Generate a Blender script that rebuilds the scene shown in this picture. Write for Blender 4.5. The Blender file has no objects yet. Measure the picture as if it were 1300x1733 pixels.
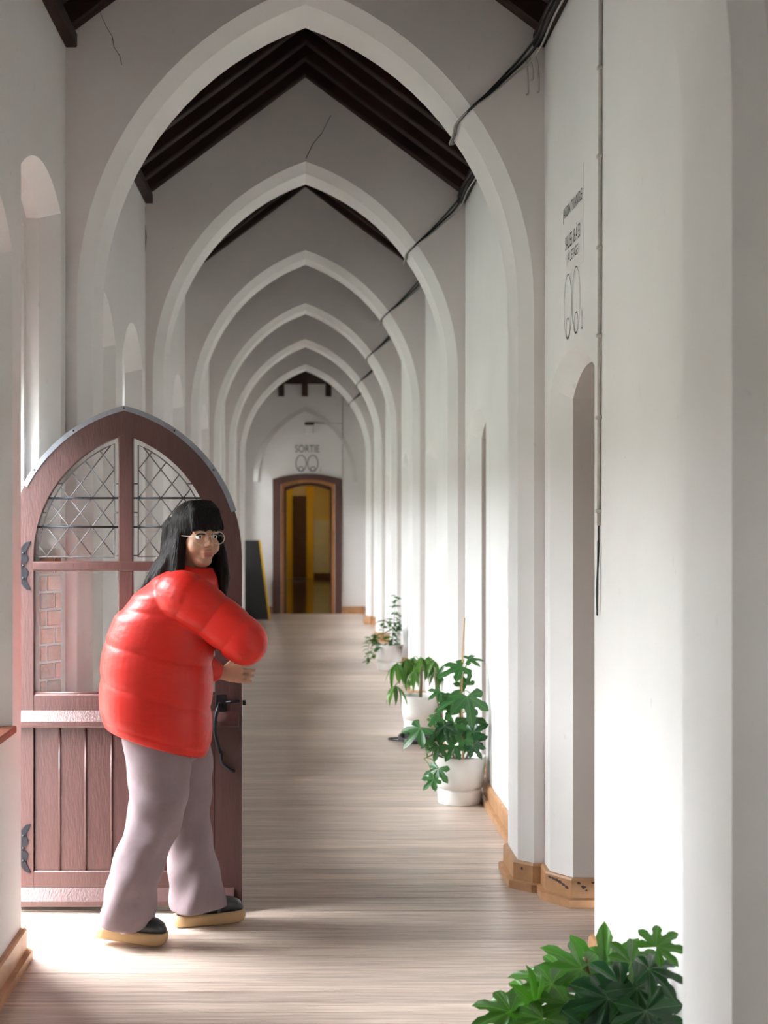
import bpy, bmesh, math, random
from mathutils import Vector, Matrix, Euler
random.seed(7)
PI = math.pi
SC = bpy.context.scene
COL = SC.collection

# ------------------------------------------------------------------ camera, sky, exposure
cam_d = bpy.data.cameras.new('camera')
cam = bpy.data.objects.new('camera', cam_d)
COL.objects.link(cam)
cam.location = (0, 0, 1.58)
cam.rotation_euler = (PI/2, 0, 0)
cam_d.sensor_fit = 'VERTICAL'
cam_d.sensor_height = 17.3
cam_d.sensor_width = 13.0
cam_d.lens = 17.3*2500/1733
cam_d.shift_x = (650-517)/1733
cam_d.shift_y = (875-866.5)/1733
cam_d.clip_start = 0.05
cam_d.dof.use_dof = True
cam_d.dof.focus_distance = 5.7
cam_d.dof.aperture_fstop = 2.0
SC.camera = cam

SC.view_settings.view_transform = 'Standard'
SC.view_settings.look = 'None'
SC.view_settings.gamma = 1.0
SC.view_settings.use_curve_mapping = False
SC.view_settings.exposure = 3.55

world = bpy.data.worlds.new('overcast_sky')
SC.world = world
world.use_nodes = True
wn, wl = world.node_tree.nodes, world.node_tree.links
wn.clear()
wo = wn.new('ShaderNodeOutputWorld')
wb = wn.new('ShaderNodeBackground')
wt = wn.new('ShaderNodeTexCoord')
ws = wn.new('ShaderNodeSeparateXYZ')
wm = wn.new('ShaderNodeMath'); wm.operation = 'MULTIPLY_ADD'; wm.use_clamp = False
wx = wn.new('ShaderNodeMath'); wx.operation = 'MAXIMUM'; wx.inputs[1].default_value = 0.0
wl.new(wt.outputs['Generated'], ws.inputs[0])
wl.new(ws.outputs['Z'], wx.inputs[0])
wl.new(wx.outputs[0], wm.inputs[0])
wm.inputs[1].default_value = 2.0      # bright overcast sky, a little brighter overhead
wm.inputs[2].default_value = 3.5
wb.inputs['Color'].default_value = (0.93, 0.965, 1.0, 1)
wl.new(wm.outputs[0], wb.inputs['Strength'])
wl.new(wb.outputs[0], wo.inputs[0])
SC.cycles.max_bounces = 10
SC.cycles.diffuse_bounces = 7
SC.cycles.transparent_max_bounces = 16
SC.cycles.sample_clamp_indirect = 8.0

def portal(name, loc, sy, sz, toward=1):
    d = bpy.data.lights.new(name, 'AREA')
    d.shape = 'RECTANGLE'
    d.size, d.size_y = sz, sy
    d.cycles.is_portal = True
    o = bpy.data.objects.new(name, d); COL.objects.link(o)
    o.location = loc
    o.rotation_euler = (0, -PI/2*toward, 0)    # -Z axis of the lamp points to +X
    return o

# ------------------------------------------------------------------ layout (metres)
XL, XR = -1.015, 1.012          # wall faces
XOUT = 0.36                      # wall thickness
Y0, Y1 = -3.2, 24.2              # corridor ends
D = 3.11                         # arch spacing
HW, ZS, CC = 0.907, 2.49, 0.449  # pointed arch: half width, springing height, centre offset
RR = HW + CC
EAVE, RIDGE = 3.60, 4.36         # underside of rafters
RAFT = 0.13
def zroof(x, extra=0.0):
    return EAVE + (RIDGE-EAVE)*(1-abs(x)/1.015) + extra

# ------------------------------------------------------------------ materials
def nodes_of(m):
    m.use_nodes = True
    return m.node_tree.nodes, m.node_tree.links
def mat(name, col, rough=0.6, metal=0.0, var=0.0, scale=6.0, stretch=(1,1,1), bump=0.0, bscale=40.0,
        spec=0.5, rnd=0.0, col2=None, coat=0.0, sss=0.0, detail=6.0):
    m = bpy.data.materials.new(name)
    n, l = nodes_of(m)
    b = n['Principled BSDF']
    b.inputs['Base Color'].default_value = (*col, 1)
    b.inputs['Roughness'].default_value = rough
    b.inputs['Metallic'].default_value = metal
    b.inputs['Specular IOR Level'].default_value = spec
    if coat: b.inputs['Coat Weight'].default_value = coat; b.inputs['Coat Roughness'].default_value = 0.15
    if sss:
        b.inputs['Subsurface Weight'].default_value = sss
        b.inputs['Subsurface Radius'].default_value = (0.01, 0.004, 0.002)
    tc = n.new('ShaderNodeTexCoord'); mp = n.new('ShaderNodeMapping')
    l.new(tc.outputs['Object'], mp.inputs[0]); mp.inputs['Scale'].default_value = stretch
    out = None
    if rnd:
        oi = n.new('ShaderNodeObjectInfo')
        ad = n.new('ShaderNodeVectorMath'); ad.operation = 'ADD'
        sc = n.new('ShaderNodeMath'); sc.operation = 'MULTIPLY'; sc.inputs[1].default_value = 37.0
        l.new(oi.outputs['Random'], sc.inputs[0]); l.new(mp.outputs[0], ad.inputs[0]); l.new(sc.outputs[0], ad.inputs[1])
        vec = ad.outputs[0]
    else:
        vec = mp.outputs[0]
    if var or rnd or col2:
        nz = n.new('ShaderNodeTexNoise'); nz.inputs['Scale'].default_value = scale; nz.inputs['Detail'].default_value = detail
        nz.inputs['Roughness'].default_value = 0.62
        l.new(vec, nz.inputs['Vector'])
        rp = n.new('ShaderNodeValToRGB')
        c2 = col2 if col2 else tuple(c*(1-var) for c in col)
        rp.color_ramp.elements[0].position = 0.33; rp.color_ramp.elements[0].color = (*c2, 1)
        rp.color_ramp.elements[1].position = 0.66; rp.color_ramp.elements[1].color = (*col, 1)
        l.new(nz.outputs['Fac'], rp.inputs[0])
        out = rp.outputs[0]
        if rnd:
            hv = n.new('ShaderNodeHueSaturation')
            mr = n.new('ShaderNodeMapRange'); mr.inputs['To Min'].default_value = 1-rnd; mr.inputs['To Max'].default_value = 1+rnd
            l.new(oi.outputs['Random'], mr.inputs[0]); l.new(mr.outputs[0], hv.inputs['Value']); l.new(out, hv.inputs['Color'])
            out = hv.outputs[0]
        l.new(out, b.inputs['Base Color'])
    if bump:
        bz = n.new('ShaderNodeTexNoise'); bz.inputs['Scale'].default_value = bscale; bz.inputs['Detail'].default_value = 5
        l.new(vec, bz.inputs['Vector'])
        bp = n.new('ShaderNodeBump'); bp.inputs['Strength'].default_value = bump; bp.inputs['Distance'].default_value = 0.01
        l.new(bz.outputs['Fac'], bp.inputs['Height']); l.new(bp.outputs[0], b.inputs['Normal'])
    return m

def plaster(name, col, stain, amount=0.5):
    """limewashed plaster: soft mottling plus sparse grey scuffs"""
    m = bpy.data.materials.new(name)
    n, l = nodes_of(m); b = n['Principled BSDF']
    b.inputs['Roughness'].default_value = 0.8; b.inputs['Specular IOR Level'].default_value = 0.25
    tc = n.new('ShaderNodeTexCoord')
    n1 = n.new('ShaderNodeTexNoise'); n1.inputs['Scale'].default_value = 1.6; n1.inputs['Detail'].default_value = 6
    l.new(tc.outputs['Object'], n1.inputs['Vector'])
    r1 = n.new('ShaderNodeValToRGB')
    r1.color_ramp.elements[0].position = 0.3; r1.color_ramp.elements[0].color = (col[0]*.93, col[1]*.93, col[2]*.925, 1)
    r1.color_ramp.elements[1].position = 0.7; r1.color_ramp.elements[1].color = (*col, 1)
    l.new(n1.outputs['Fac'], r1.inputs[0])
    mp = n.new('ShaderNodeMapping'); mp.inputs['Scale'].default_value = (1, 1, 0.55)
    l.new(tc.outputs['Object'], mp.inputs[0])
    n2 = n.new('ShaderNodeTexNoise'); n2.inputs['Scale'].default_value = 22; n2.inputs['Detail'].default_value = 8; n2.inputs['Roughness'].default_value = 0.6
    l.new(mp.outputs[0], n2.inputs['Vector'])
    r2 = n.new('ShaderNodeValToRGB')
    r2.color_ramp.elements[0].position = 0.665; r2.color_ramp.elements[0].color = (0, 0, 0, 1)
    r2.color_ramp.elements[1].position = 0.73; r2.color_ramp.elements[1].color = (amount, amount, amount, 1)
    l.new(n2.outputs['Fac'], r2.inputs[0])
    mx = n.new('ShaderNodeMixRGB'); l.new(r2.outputs[0], mx.inputs[0]); l.new(r1.outputs[0], mx.inputs[1]); mx.inputs[2].default_value = (*stain, 1)
    l.new(mx.outputs[0], b.inputs['Base Color'])
    n3 = n.new('ShaderNodeTexNoise'); n3.inputs['Scale'].default_value = 9; n3.inputs['Detail'].default_value = 8
    l.new(tc.outputs['Object'], n3.inputs['Vector'])
    bp = n.new('ShaderNodeBump'); bp.inputs['Strength'].default_value = 0.12; bp.inputs['Distance'].default_value = 0.02
    l.new(n3.outputs['Fac'], bp.inputs['Height']); l.new(bp.outputs[0], b.inputs['Normal'])
    return m

def glass(name, tint=(1,1,1), gloss=0.12):
    m = bpy.data.materials.new(name)
    n, l = nodes_of(m); n.clear()
    o = n.new('ShaderNodeOutputMaterial'); t = n.new('ShaderNodeBsdfTransparent'); t.inputs[0].default_value = (*tint, 1)
    g = n.new('ShaderNodeBsdfGlossy'); g.inputs['Roughness'].default_value = 0.03
    f = n.new('ShaderNodeFresnel'); f.inputs[0].default_value = 1.45
    x = n.new('ShaderNodeMixShader'); l.new(f.outputs[0], x.inputs[0]); l.new(t.outputs[0], x.inputs[1]); l.new(g.outputs[0], x.inputs[2])
    l.new(x.outputs[0], o.inputs[0])
    return m

M = {}
M['plaster'] = plaster('plaster_white', (0.80, 0.79, 0.775), (0.52, 0.48, 0.45), 0.35)
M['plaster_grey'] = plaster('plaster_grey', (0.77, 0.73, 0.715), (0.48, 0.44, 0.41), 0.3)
M['plaster_worn_shaded'] = plaster('plaster_worn_shaded', (0.68, 0.63, 0.59), (0.40, 0.34, 0.30), 0.8)  # real wear, with the dimmer light on the reveals also put into the colour
M['plaster_far'] = plaster('plaster_far', (0.74, 0.71, 0.70), (0.45, 0.42, 0.40), 0.3)
M['roof_wood'] = mat('roof_wood', (0.034, 0.015, 0.012), 0.6, spec=0.2, var=0.5, scale=3, stretch=(1, 1, 1), bump=0.2, bscale=20)
M['base_wood'] = mat('baseboard_wood', (0.50, 0.27, 0.13), 0.45, var=0.28, scale=9, bump=0.1)
M['base_chip'] = mat('baseboard_chip', (0.06, 0.04, 0.035), 0.8)
M['plank'] = mat('floor_plank', (0.67, 0.545, 0.46), 0.28, col2=(0.33, 0.25, 0.205), scale=5.0, stretch=(0.55, 13, 1), bump=0.22, bscale=9, rnd=0.18, spec=0.6, detail=10)
M['subfloor'] = mat('subfloor_dark', (0.05, 0.04, 0.035), 0.9)
M['door_wood'] = mat('door_brown_paint', (0.070, 0.031, 0.028), 0.32, var=0.22, scale=7, stretch=(6, 6, 1), bump=0.15, bscale=25, spec=0.5)
M['iron'] = mat('black_iron', (0.014, 0.015, 0.02), 0.35, metal=0.6, bump=0.15)
M['lead'] = mat('lead_came', (0.10, 0.10, 0.105), 0.5, metal=0.3)
M['zinc'] = mat('zinc_strip', (0.30, 0.32, 0.36), 0.38, metal=0.7, var=0.3, scale=12, bump=0.1)
M['glass'] = glass('clear_glass')
M['brick'] = mat('brick_orange', (0.50, 0.22, 0.13), 0.85, var=0.3, scale=14, bump=0.4, bscale=50, rnd=0.2)
M['mortar'] = mat('mortar', (0.55, 0.48, 0.42), 0.9, bump=0.3)
M['sill'] = mat('tile_sill', (0.40, 0.15, 0.09), 0.6, var=0.3, scale=12)
M['pot'] = mat('pot_white', (0.83, 0.82, 0.80), 0.35, var=0.03)
M['soil'] = mat('soil', (0.05, 0.035, 0.025), 0.95, bump=0.8, bscale=60)
M['stem'] = mat('stem_brown', (0.22, 0.17, 0.07), 0.6, var=0.3)
M['petiole'] = mat('petiole_green', (0.10, 0.19, 0.04), 0.5)
M['bamboo'] = mat('bamboo', (0.55, 0.38, 0.17), 0.5, var=0.2)
M['cable'] = mat('cable_black', (0.02, 0.02, 0.023), 0.45)
M['cable_grey'] = mat('cable_grey', (0.38, 0.37, 0.34), 0.5)
M['conduit'] = mat('conduit_paint', (0.55, 0.52, 0.48), 0.6, var=0.25, scale=20)
M['ink'] = mat('black_print', (0.075, 0.072, 0.07), 0.7)
M['sheet'] = mat('sign_sheet', (0.755, 0.74, 0.725), 0.7)
M['brown_frame'] = mat('far_door_frame', (0.085, 0.035, 0.028), 0.45, var=0.2)
M['orange_wood'] = mat('varnished_jamb', (0.42, 0.17, 0.045), 0.4, var=0.2)
M['yellow'] = mat('yellow_paint', (0.70, 0.42, 0.015), 0.5)
M['cream'] = mat('cream_paint', (0.62, 0.50, 0.26), 0.7)
M['greywhite'] = mat('grey_white_paint', (0.62, 0.63, 0.62), 0.6)
M['tile_floor'] = mat('polished_floor', (0.10, 0.06, 0.045), 0.12, var=0.2)
M['dark_door'] = mat('dark_door', (0.075, 0.028, 0.018), 0.4, var=0.3)
M['black_board'] = mat('black_board', (0.012, 0.012, 0.013), 0.55)
M['ground'] = mat('courtyard_lawn', (0.15, 0.155, 0.135), 0.95, var=0.3, scale=3)
M['sky_blocker'] = mat('sky_blocker_green', (0.15, 0.15, 0.13), 0.95, var=0.4, scale=1.5, bump=0.6)
M['white_plastic'] = mat('white_plastic', (0.72, 0.70, 0.68), 0.5)
M['skin'] = mat('skin', (0.46, 0.25, 0.16), 0.5, sss=0.12)
M['lips'] = mat('lips', (0.42, 0.14, 0.11), 0.45)
M['hair'] = mat('hair_black', (0.010, 0.007, 0.007), 0.45, var=0.3, scale=30, stretch=(6, 6, .5), bump=0.9, bscale=22, spec=0.12)
M['jacket'] = mat('red_nylon', (0.58, 0.016, 0.009), 0.46, var=0.08, scale=8, stretch=(1,1,2.2), bump=0.45, bscale=11, spec=0.35)
M['trouser'] = mat('mauve_cloth', (0.245, 0.185, 0.20), 0.85, var=0.10, scale=10, bump=0.5, bscale=12)
M['sole'] = mat('tan_sole', (0.48, 0.32, 0.16), 0.6, var=0.1)
M['shoe'] = mat('black_leather', (0.014, 0.015, 0.02), 0.3)
M['sock'] = mat('pale_sock', (0.45, 0.40, 0.40), 0.8)
M['eye_white'] = mat('eye_white', (0.75, 0.73, 0.70), 0.25)
M['eye_dark'] = mat('eye_dark', (0.02, 0.012, 0.01), 0.15)
M['metal_rim'] = mat('thin_metal', (0.55, 0.50, 0.42), 0.3, metal=0.8)
M['silver'] = mat('silver', (0.7, 0.7, 0.72), 0.25, metal=1.0)

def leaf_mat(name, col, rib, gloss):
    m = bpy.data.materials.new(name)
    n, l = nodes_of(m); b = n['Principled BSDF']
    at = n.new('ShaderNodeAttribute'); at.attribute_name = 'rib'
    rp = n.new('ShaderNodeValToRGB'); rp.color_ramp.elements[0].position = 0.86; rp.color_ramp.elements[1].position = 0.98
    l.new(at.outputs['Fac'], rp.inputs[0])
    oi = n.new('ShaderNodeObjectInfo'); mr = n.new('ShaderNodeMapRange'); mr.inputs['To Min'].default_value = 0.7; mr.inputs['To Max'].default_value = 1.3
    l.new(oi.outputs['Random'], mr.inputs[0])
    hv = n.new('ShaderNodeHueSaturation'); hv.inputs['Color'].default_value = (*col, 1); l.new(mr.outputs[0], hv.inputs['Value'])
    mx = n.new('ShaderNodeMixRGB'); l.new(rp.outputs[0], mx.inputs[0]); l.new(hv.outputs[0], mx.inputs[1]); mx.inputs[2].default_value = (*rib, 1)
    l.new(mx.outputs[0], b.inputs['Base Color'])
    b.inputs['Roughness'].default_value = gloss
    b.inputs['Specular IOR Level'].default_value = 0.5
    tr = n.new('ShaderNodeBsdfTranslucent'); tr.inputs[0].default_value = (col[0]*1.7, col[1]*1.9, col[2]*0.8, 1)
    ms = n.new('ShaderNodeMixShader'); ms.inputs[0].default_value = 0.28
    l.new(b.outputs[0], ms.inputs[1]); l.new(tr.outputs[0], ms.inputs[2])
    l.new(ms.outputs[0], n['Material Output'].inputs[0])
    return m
M['leaf'] = leaf_mat('leaf_green', (0.042, 0.145, 0.016), (0.16, 0.34, 0.06), 0.33)
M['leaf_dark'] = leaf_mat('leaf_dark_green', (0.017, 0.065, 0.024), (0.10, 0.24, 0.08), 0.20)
M['leaf_mid'] = leaf_mat('leaf_mid_green', (0.034, 0.115, 0.034), (0.14, 0.30, 0.09), 0.30)
M['leaf_light'] = leaf_mat('leaf_light_green', (0.085, 0.20, 0.03), (0.22, 0.38, 0.09), 0.35)

# ------------------------------------------------------------------ helpers
def obj(name, me, m=None, parent=None, smooth=False):
    if isinstance(me, bmesh.types.BMesh):
        bm = me; me = bpy.data.meshes.new(name); bm.normal_update(); bm.to_mesh(me); bm.free()
    if m is not None and not me.materials:
        me.materials.append(M[m] if isinstance(m, str) else m)
    if smooth:
        for p in me.polygons: p.use_smooth = True
    o = bpy.data.objects.new(name, me); COL.objects.link(o)
    if parent is not None: o.parent = parent
    return o
def thing(name, label, cat, loc=(0,0,0), rotz=0.0, group=None):
    o = bpy.data.objects.new(name, None); COL.objects.link(o)
    o.location = loc; o.rotation_euler = (0, 0, rotz); o.empty_display_size = 0.1
    o['label'] = label; o['category'] = cat
    if group: o['group'] = group
    return o
def tag(o, label, cat, group=None):
    o['label'] = label; o['category'] = cat
    if group: o['group'] = group
    return o
def struct(o, label=None):
    o['kind'] = 'structure'
    if label: o['label'] = label
    return o
def sub(o, parent):
    """parent o to a thing placed away from the origin, keeping o where it is"""
    bpy.context.view_layer.update()
    o.parent = parent; o.matrix_parent_inverse = parent.matrix_world.inverted()
    return o
def box(bm, x0, x1, y0, y1, z0, z1, mi=0):
    v = [bm.verts.new((x, y, z)) for z in (z0, z1) for y in (y0, y1) for x in (x0, x1)]
    for f in ((0,2,3,1),(4,5,7,6),(0,1,5,4),(2,6,7,3),(0,4,6,2),(1,3,7,5)):
        bm.faces.new([v[i] for i in f]).material_index = mi
    return v
def bevel_all(bm, w, seg=1):
    bmesh.ops.bevel(bm, geom=bm.edges[:], offset=w, segments=seg, affect='EDGES', profile=0.6)
def bbox(x0, x1, y0, y1, z0, z1, w=0.003, seg=1):
    bm = bmesh.new(); box(bm, x0, x1, y0, y1, z0, z1); bevel_all(bm, w, seg); return bm
def quad(bm, a, b, c, d, mi=0):
    f = bm.faces.new([bm.verts.new(p) for p in (a, b, c, d)]); f.material_index = mi; return f
def tri(bm, a, b, c, mi=0):
    f = bm.faces.new([bm.verts.new(p) for p in (a, b, c)]); f.material_index = mi; return f
def loft(bm, secs, seg=20, cap=True, power=1.0):
    """secs: (centre, u, v) - ring = c + cos*u + sin*v"""
    rings = []
    for c, u, v in secs:
        c, u, v = Vector(c), Vector(u), Vector(v); r = []
        for k in range(seg):
            a = 2*PI*k/seg
            ca, sa = math.cos(a), math.sin(a)
            if power != 1.0:
                ca = math.copysign(abs(ca)**power, ca); sa = math.copysign(abs(sa)**power, sa)
            r.append(bm.verts.new(c + u*ca + v*sa))
        rings.append(r)
    for a, b in zip(rings, rings[1:]):
        for k in range(seg):
            bm.faces.new((a[k], a[(k+1) % seg], b[(k+1) % seg], b[k]))
    if cap:
        bm.faces.new(rings[0][::-1]); bm.faces.new(rings[-1])
    return rings
def catmull(pts, n=6):
    pts = [Vector(p) for p in pts]; out = []
    for i in range(len(pts)-1):
        p0 = pts[max(i-1, 0)]; p1 = pts[i]; p2 = pts[i+1]; p3 = pts[min(i+2, len(pts)-1)]
        for k in range(n):
            t = k/n
            out.append(0.5*((2*p1)+(p2-p0)*t+(2*p0-5*p1+4*p2-p3)*t*t+(3*p1-p0-3*p2+p3)*t**3))
    out.append(pts[-1]); return out
def tube(bm, pts, r, seg=8, r_end=None, cap=True):
    pts = [Vector(p) for p in pts]; secs = []
    n = len(pts); up = None
    for i, p in enumerate(pts):
        t = (pts[min(i+1, n-1)]-pts[max(i-1, 0)])
        if t.length < 1e-9: t = Vector((0, 0, 1))
        t.normalize()
        if up is None:
            up = t.orthogonal().normalized()
        else:
            up = (up - t*up.dot(t))
            up = up.normalized() if up.length > 1e-6 else t.orthogonal().normalized()
        w = t.cross(up)
        if isinstance(r, (list, tuple)): rad = r[i]
        else: rad = r if r_end is None else r+(r_end-r)*i/(n-1)
        secs.append((p, up*rad, w*rad))
    return loft(bm, secs, seg, cap)
def capsule(bm, a, b, ra, rb, seg=14):
    a, b = Vector(a), Vector(b); d = (b-a); L = d.length; d.normalize()
    pts, rad = [], []
    for k in range(5):
        t = PI/2*(1-k/4); pts.append(a - d*ra*math.sin(t)); rad.append(max(ra*math.cos(t), ra*0.05))
    for k in range(5):
        t = PI/2*k/4; pts.append(b + d*rb*math.sin(t)); rad.append(max(rb*math.cos(t), rb*0.05))
    tube(bm, pts, rad, seg)
def ellipsoid(bm, c, r, mtx=None, seg=16, rings=10):
    res = bmesh.ops.create_uvsphere(bm, u_segments=seg, v_segments=rings, radius=1.0)
    c = Vector(c)
    for v in res['verts']:
        p = Vector((v.co.x*r[0], v.co.y*r[1], v.co.z*r[2])) + c
        v.co = mtx @ p if mtx is not None else p
def lathe(bm, prof, seg=32):
    rings = []
    for r, z in prof:
        rings.append([bm.verts.new((r*math.cos(2*PI*k/seg), r*math.sin(2*PI*k/seg), z)) for k in range(seg)])
    for a, b in zip(rings, rings[1:]):
        for k in range(seg): bm.faces.new((a[k], a[(k+1) % seg], b[(k+1) % seg], b[k]))
    bm.faces.new(rings[0][::-1])
    return rings
def remesh(bm, voxel, smooth=4, factor=0.5):
    me = bpy.data.meshes.new('tmp'); bm.to_mesh(me); bm.free()
    o = bpy.data.objects.new('tmp', me); COL.objects.link(o)
    md = o.modifiers.new('r', 'REMESH'); md.mode = 'VOXEL'; md.voxel_size = voxel
    if smooth:
        ms = o.modifiers.new('s', 'SMOOTH'); ms.iterations = smooth; ms.factor = factor
    dg = bpy.context.evaluated_depsgraph_get(); dg.update()
    out = bpy.data.meshes.new_from_object(o.evaluated_get(dg))
    bpy.data.objects.remove(o); bpy.data.meshes.remove(me)
    for p in out.polygons: p.use_smooth = True
    return out

# ------------------------------------------------------------------ the setting
def outline(a, b, z0, zs, crown, n=12):
    """opening outline in the wall plane, (y, z) from the foot of one jamb over the head to the other"""
    w = (b-a)/2; h = crown-zs; r = (w*w+h*h)/(2*h); zc = crown-r; m = (a+b)/2; t0 = math.asin(w/r)
    pts = [(a, z0), (a, zs)]
    for k in range(1, n): t = -t0+2*t0*k/n; pts.append((m+r*math.sin(t), zc+r*math.cos(t)))
    return pts+[(b, zs), (b, z0)]
def wall_face(bm, x, ya, yb, ztop, outs):
    """flat wall face at x with openings; outs sorted by y"""
    y = ya
    for o in outs:
        a, b = o[0][0], o[-1][0]
        if a > y: quad(bm, (x,y,0), (x,a,0), (x,a,ztop), (x,y,ztop))
        if o[0][1] > 0.001: quad(bm, (x,a,0), (x,b,0), (x,b,o[0][1]), (x,a,o[0][1]))
        arc = o[1:-1]
        for p, q in zip(arc, arc[1:]):
            quad(bm, (x,p[0],p[1]), (x,q[0],q[1]), (x,q[0],ztop), (x,p[0],ztop))
        y = b
    quad(bm, (x,y,0), (x,yb,0), (x,yb,ztop), (x,y,ztop))
def reveal(bm, lo, mis=None):
    """lo: list of (x, outline): lofts the jambs and head, and closes the sill"""
    for i, ((xa, oa), (xb, ob)) in enumerate(zip(lo, lo[1:])):
        mi = mis[i] if mis else 0
        for k in range(len(oa)-1):
            p, q, r, s = oa[k], oa[k+1], ob[k+1], ob[k]
            quad(bm, (xa,*p), (xa,*q), (xb,*r), (xb,*s), mi)
        if oa[0][1] > 0.001:
            quad(bm, (xa,*oa[0]), (xa,*oa[-1]), (xb,*ob[-1]), (xb,*ob[0]), mi)
WTOP = 3.80
arch_front = {k: 6.25+D*(k-1) for k in range(0, 7)}
arch_front[0] = 3.08

# left wall: windows, and the doorway that the open door belongs to
left_open = []        # (kind, outlines)
wins = [(-2.3,-1.3),(-0.95,0.05),(0.65,1.62),(4.12,5.12)]
for k in range(2, 7):
    f = arch_front[k]; wins += [(f-2.46, f-1.46), (f-1.16, f-0.16)]
wins += [(22.35, 23.15), (23.3, 24.1)]  # unseen crossing windows; one of the pair added to brighten the far bay
for a, b in wins:
    zs, cr = 2.50, 2.72
    o1 = outline(a, b, 0.83, zs, cr)
    o2 = outline(a+0.08, b-0.08, 0.86, zs-0.03, cr-0.06)
    left_open.append(('win', [(XL, o1), (XL-0.10, o2), (XL-XOUT, o2)]))
DA, DB = 5.27, 6.13
d1 = outline(DA, DB, 0, 2.84, 2.95); d2 = outline(DA+0.03, DB-0.10, 0, 2.80, 2.90); d3 = outline(DA+0.03, DB-0.15, 0, 2.76, 2.86)
left_open.append(('door', [(XL, d1), (XL-0.073, d2), (XL-0.125, d2), (XL-0.125, d3), (XL-XOUT, d3)]))
left_open.sort(key=lambda t: t[1][0][1][0][0])
bm = bmesh.new()
wall_face(bm, XL, Y0, Y1, WTOP, [t[1][0][1] for t in left_open])
wall_face(bm, XL-XOUT, Y0, Y1+0.3, WTOP, [t[1][-1][1] for t in left_open])
for kind, lo in left_open: reveal(bm, lo)
quad(bm, (XL,Y0,WTOP), (XL,Y1,WTOP), (XL-XOUT,Y1,WTOP), (XL-XOUT,Y0,WTOP))
wall_left = struct(obj('wall_left', bm, 'plaster'))

# right wall: arched recesses with doors at the back
bm = bmesh.new(); rec = []
for k in range(0, 7):
    f = arch_front[k]
    if k == 0: f = 3.05
    a, b = f-1.08, f-0.14
    o1 = outline(a, b, 0, 2.11, 2.22); o2 = outline(a+0.11, b-0.11, 0, 2.06, 2.17)
    rec.append([(XR, o1), (XR+0.075, o2), (XR+0.34, o2)])
wall_face(bm, XR, Y0, Y1, WTOP, [r[0][1] for r in rec])
wall_face(bm, XR+XOUT+0.06, Y0, Y1+0.3, WTOP, [])
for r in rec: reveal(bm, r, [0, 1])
quad(bm, (XR,Y0,WTOP), (XR,Y1,WTOP), (XR+XOUT+.06,Y1,WTOP), (XR+XOUT+.06,Y0,WTOP))
wall_right = struct(obj('wall_right', bm, 'plaster')); wall_right.data.materials.append(M['plaster_worn_shaded'])
for k, r in enumerate(rec):
    o2 = r[1][1]; a, b = o2[0][0], o2[-1][0]
    d = obj('door_%d' % (k+2), bbox(XR+0.30, XR+0.335, a+0.004, b-0.004, 0.01, 2.055, 0.004), 'brown_frame'); struct(d)
    for j in range(2):
        for q in range(2):
            ya = a+0.08+j*(b-a-0.06)/2; yb = ya+(b-a-0.06)/2-0.09
            za = 0.15+q*0.95
            sub(obj('panel', bbox(XR+0.285, XR+0.3035, ya, yb, za, za+0.82, 0.008), 'brown_frame'), d)

# end wall behind the camera
bm = bmesh.new(); box(bm, XL-XOUT, XR+XOUT, Y0-0.2, Y0, 0, 4.7); struct(obj('wall_back', bm, 'plaster'))

# pointed cross arches
def arch_pts(off, n=18):
    r = RR+off; t1 = math.acos(CC/r); pts = [(-(HW+off), 0.0), (-(HW+off), ZS)]
    for k in range(1, n+1): t = t1*k/n; pts.append((CC-r*math.cos(t), ZS+r*math.sin(t)))
    return pts+[(-x, z) for x, z in pts[-2::-1]]
def cross_arch(k):
    f = arch_front[k]; ch = 0.06
    sf, sb = f+ch, f+0.365
    if k == 0: sb = 3.55
    bk = sb+ch
    top = (lambda x: zroof(x, RAFT+0.02)) if k < 6 else None
    bm = bmesh.new(); po = arch_pts(ch); pi = arch_pts(0)
    for y, nx in ((f, 0), (bk, 1)):
        tp = (lambda x: zroof(x, RAFT+0.015)) if (k < 6 or nx == 0) else (lambda x: 5.4)
        for sx, xw in ((-1, XL), (1, XR)):
            e = sx*(HW+ch)
            zz = ZS
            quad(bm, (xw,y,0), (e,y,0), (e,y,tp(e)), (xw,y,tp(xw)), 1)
        for p, q in zip(po[1:-1], po[2:-1]):
            quad(bm, (p[0],y,p[1]), (q[0],y,q[1]), (q[0],y,tp(q[0])), (p[0],y,tp(p[0])), 1)
    for (ya, pa), (yb, pb) in (((f, po), (sf, pi)), ((sf, pi), (sb, pi)), ((sb, pi), (bk, po))):
        for i in range(len(pa)-1):
            quad(bm, (pa[i][0],ya,pa[i][1]), (pa[i+1][0],ya,pa[i+1][1]), (pb[i+1][0],yb,pb[i+1][1]), (pb[i][0],yb,pb[i][1]))
    bmesh.ops.remove_doubles(bm, verts=bm.verts[:], dist=1e-5)
    bmesh.ops.recalc_face_normals(bm, faces=bm.faces[:])
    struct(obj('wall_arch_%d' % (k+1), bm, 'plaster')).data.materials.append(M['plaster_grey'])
    return f, bk
arch_back = {}
for k in range(0, 7): arch_back[k] = cross_arch(k)[1]

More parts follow.
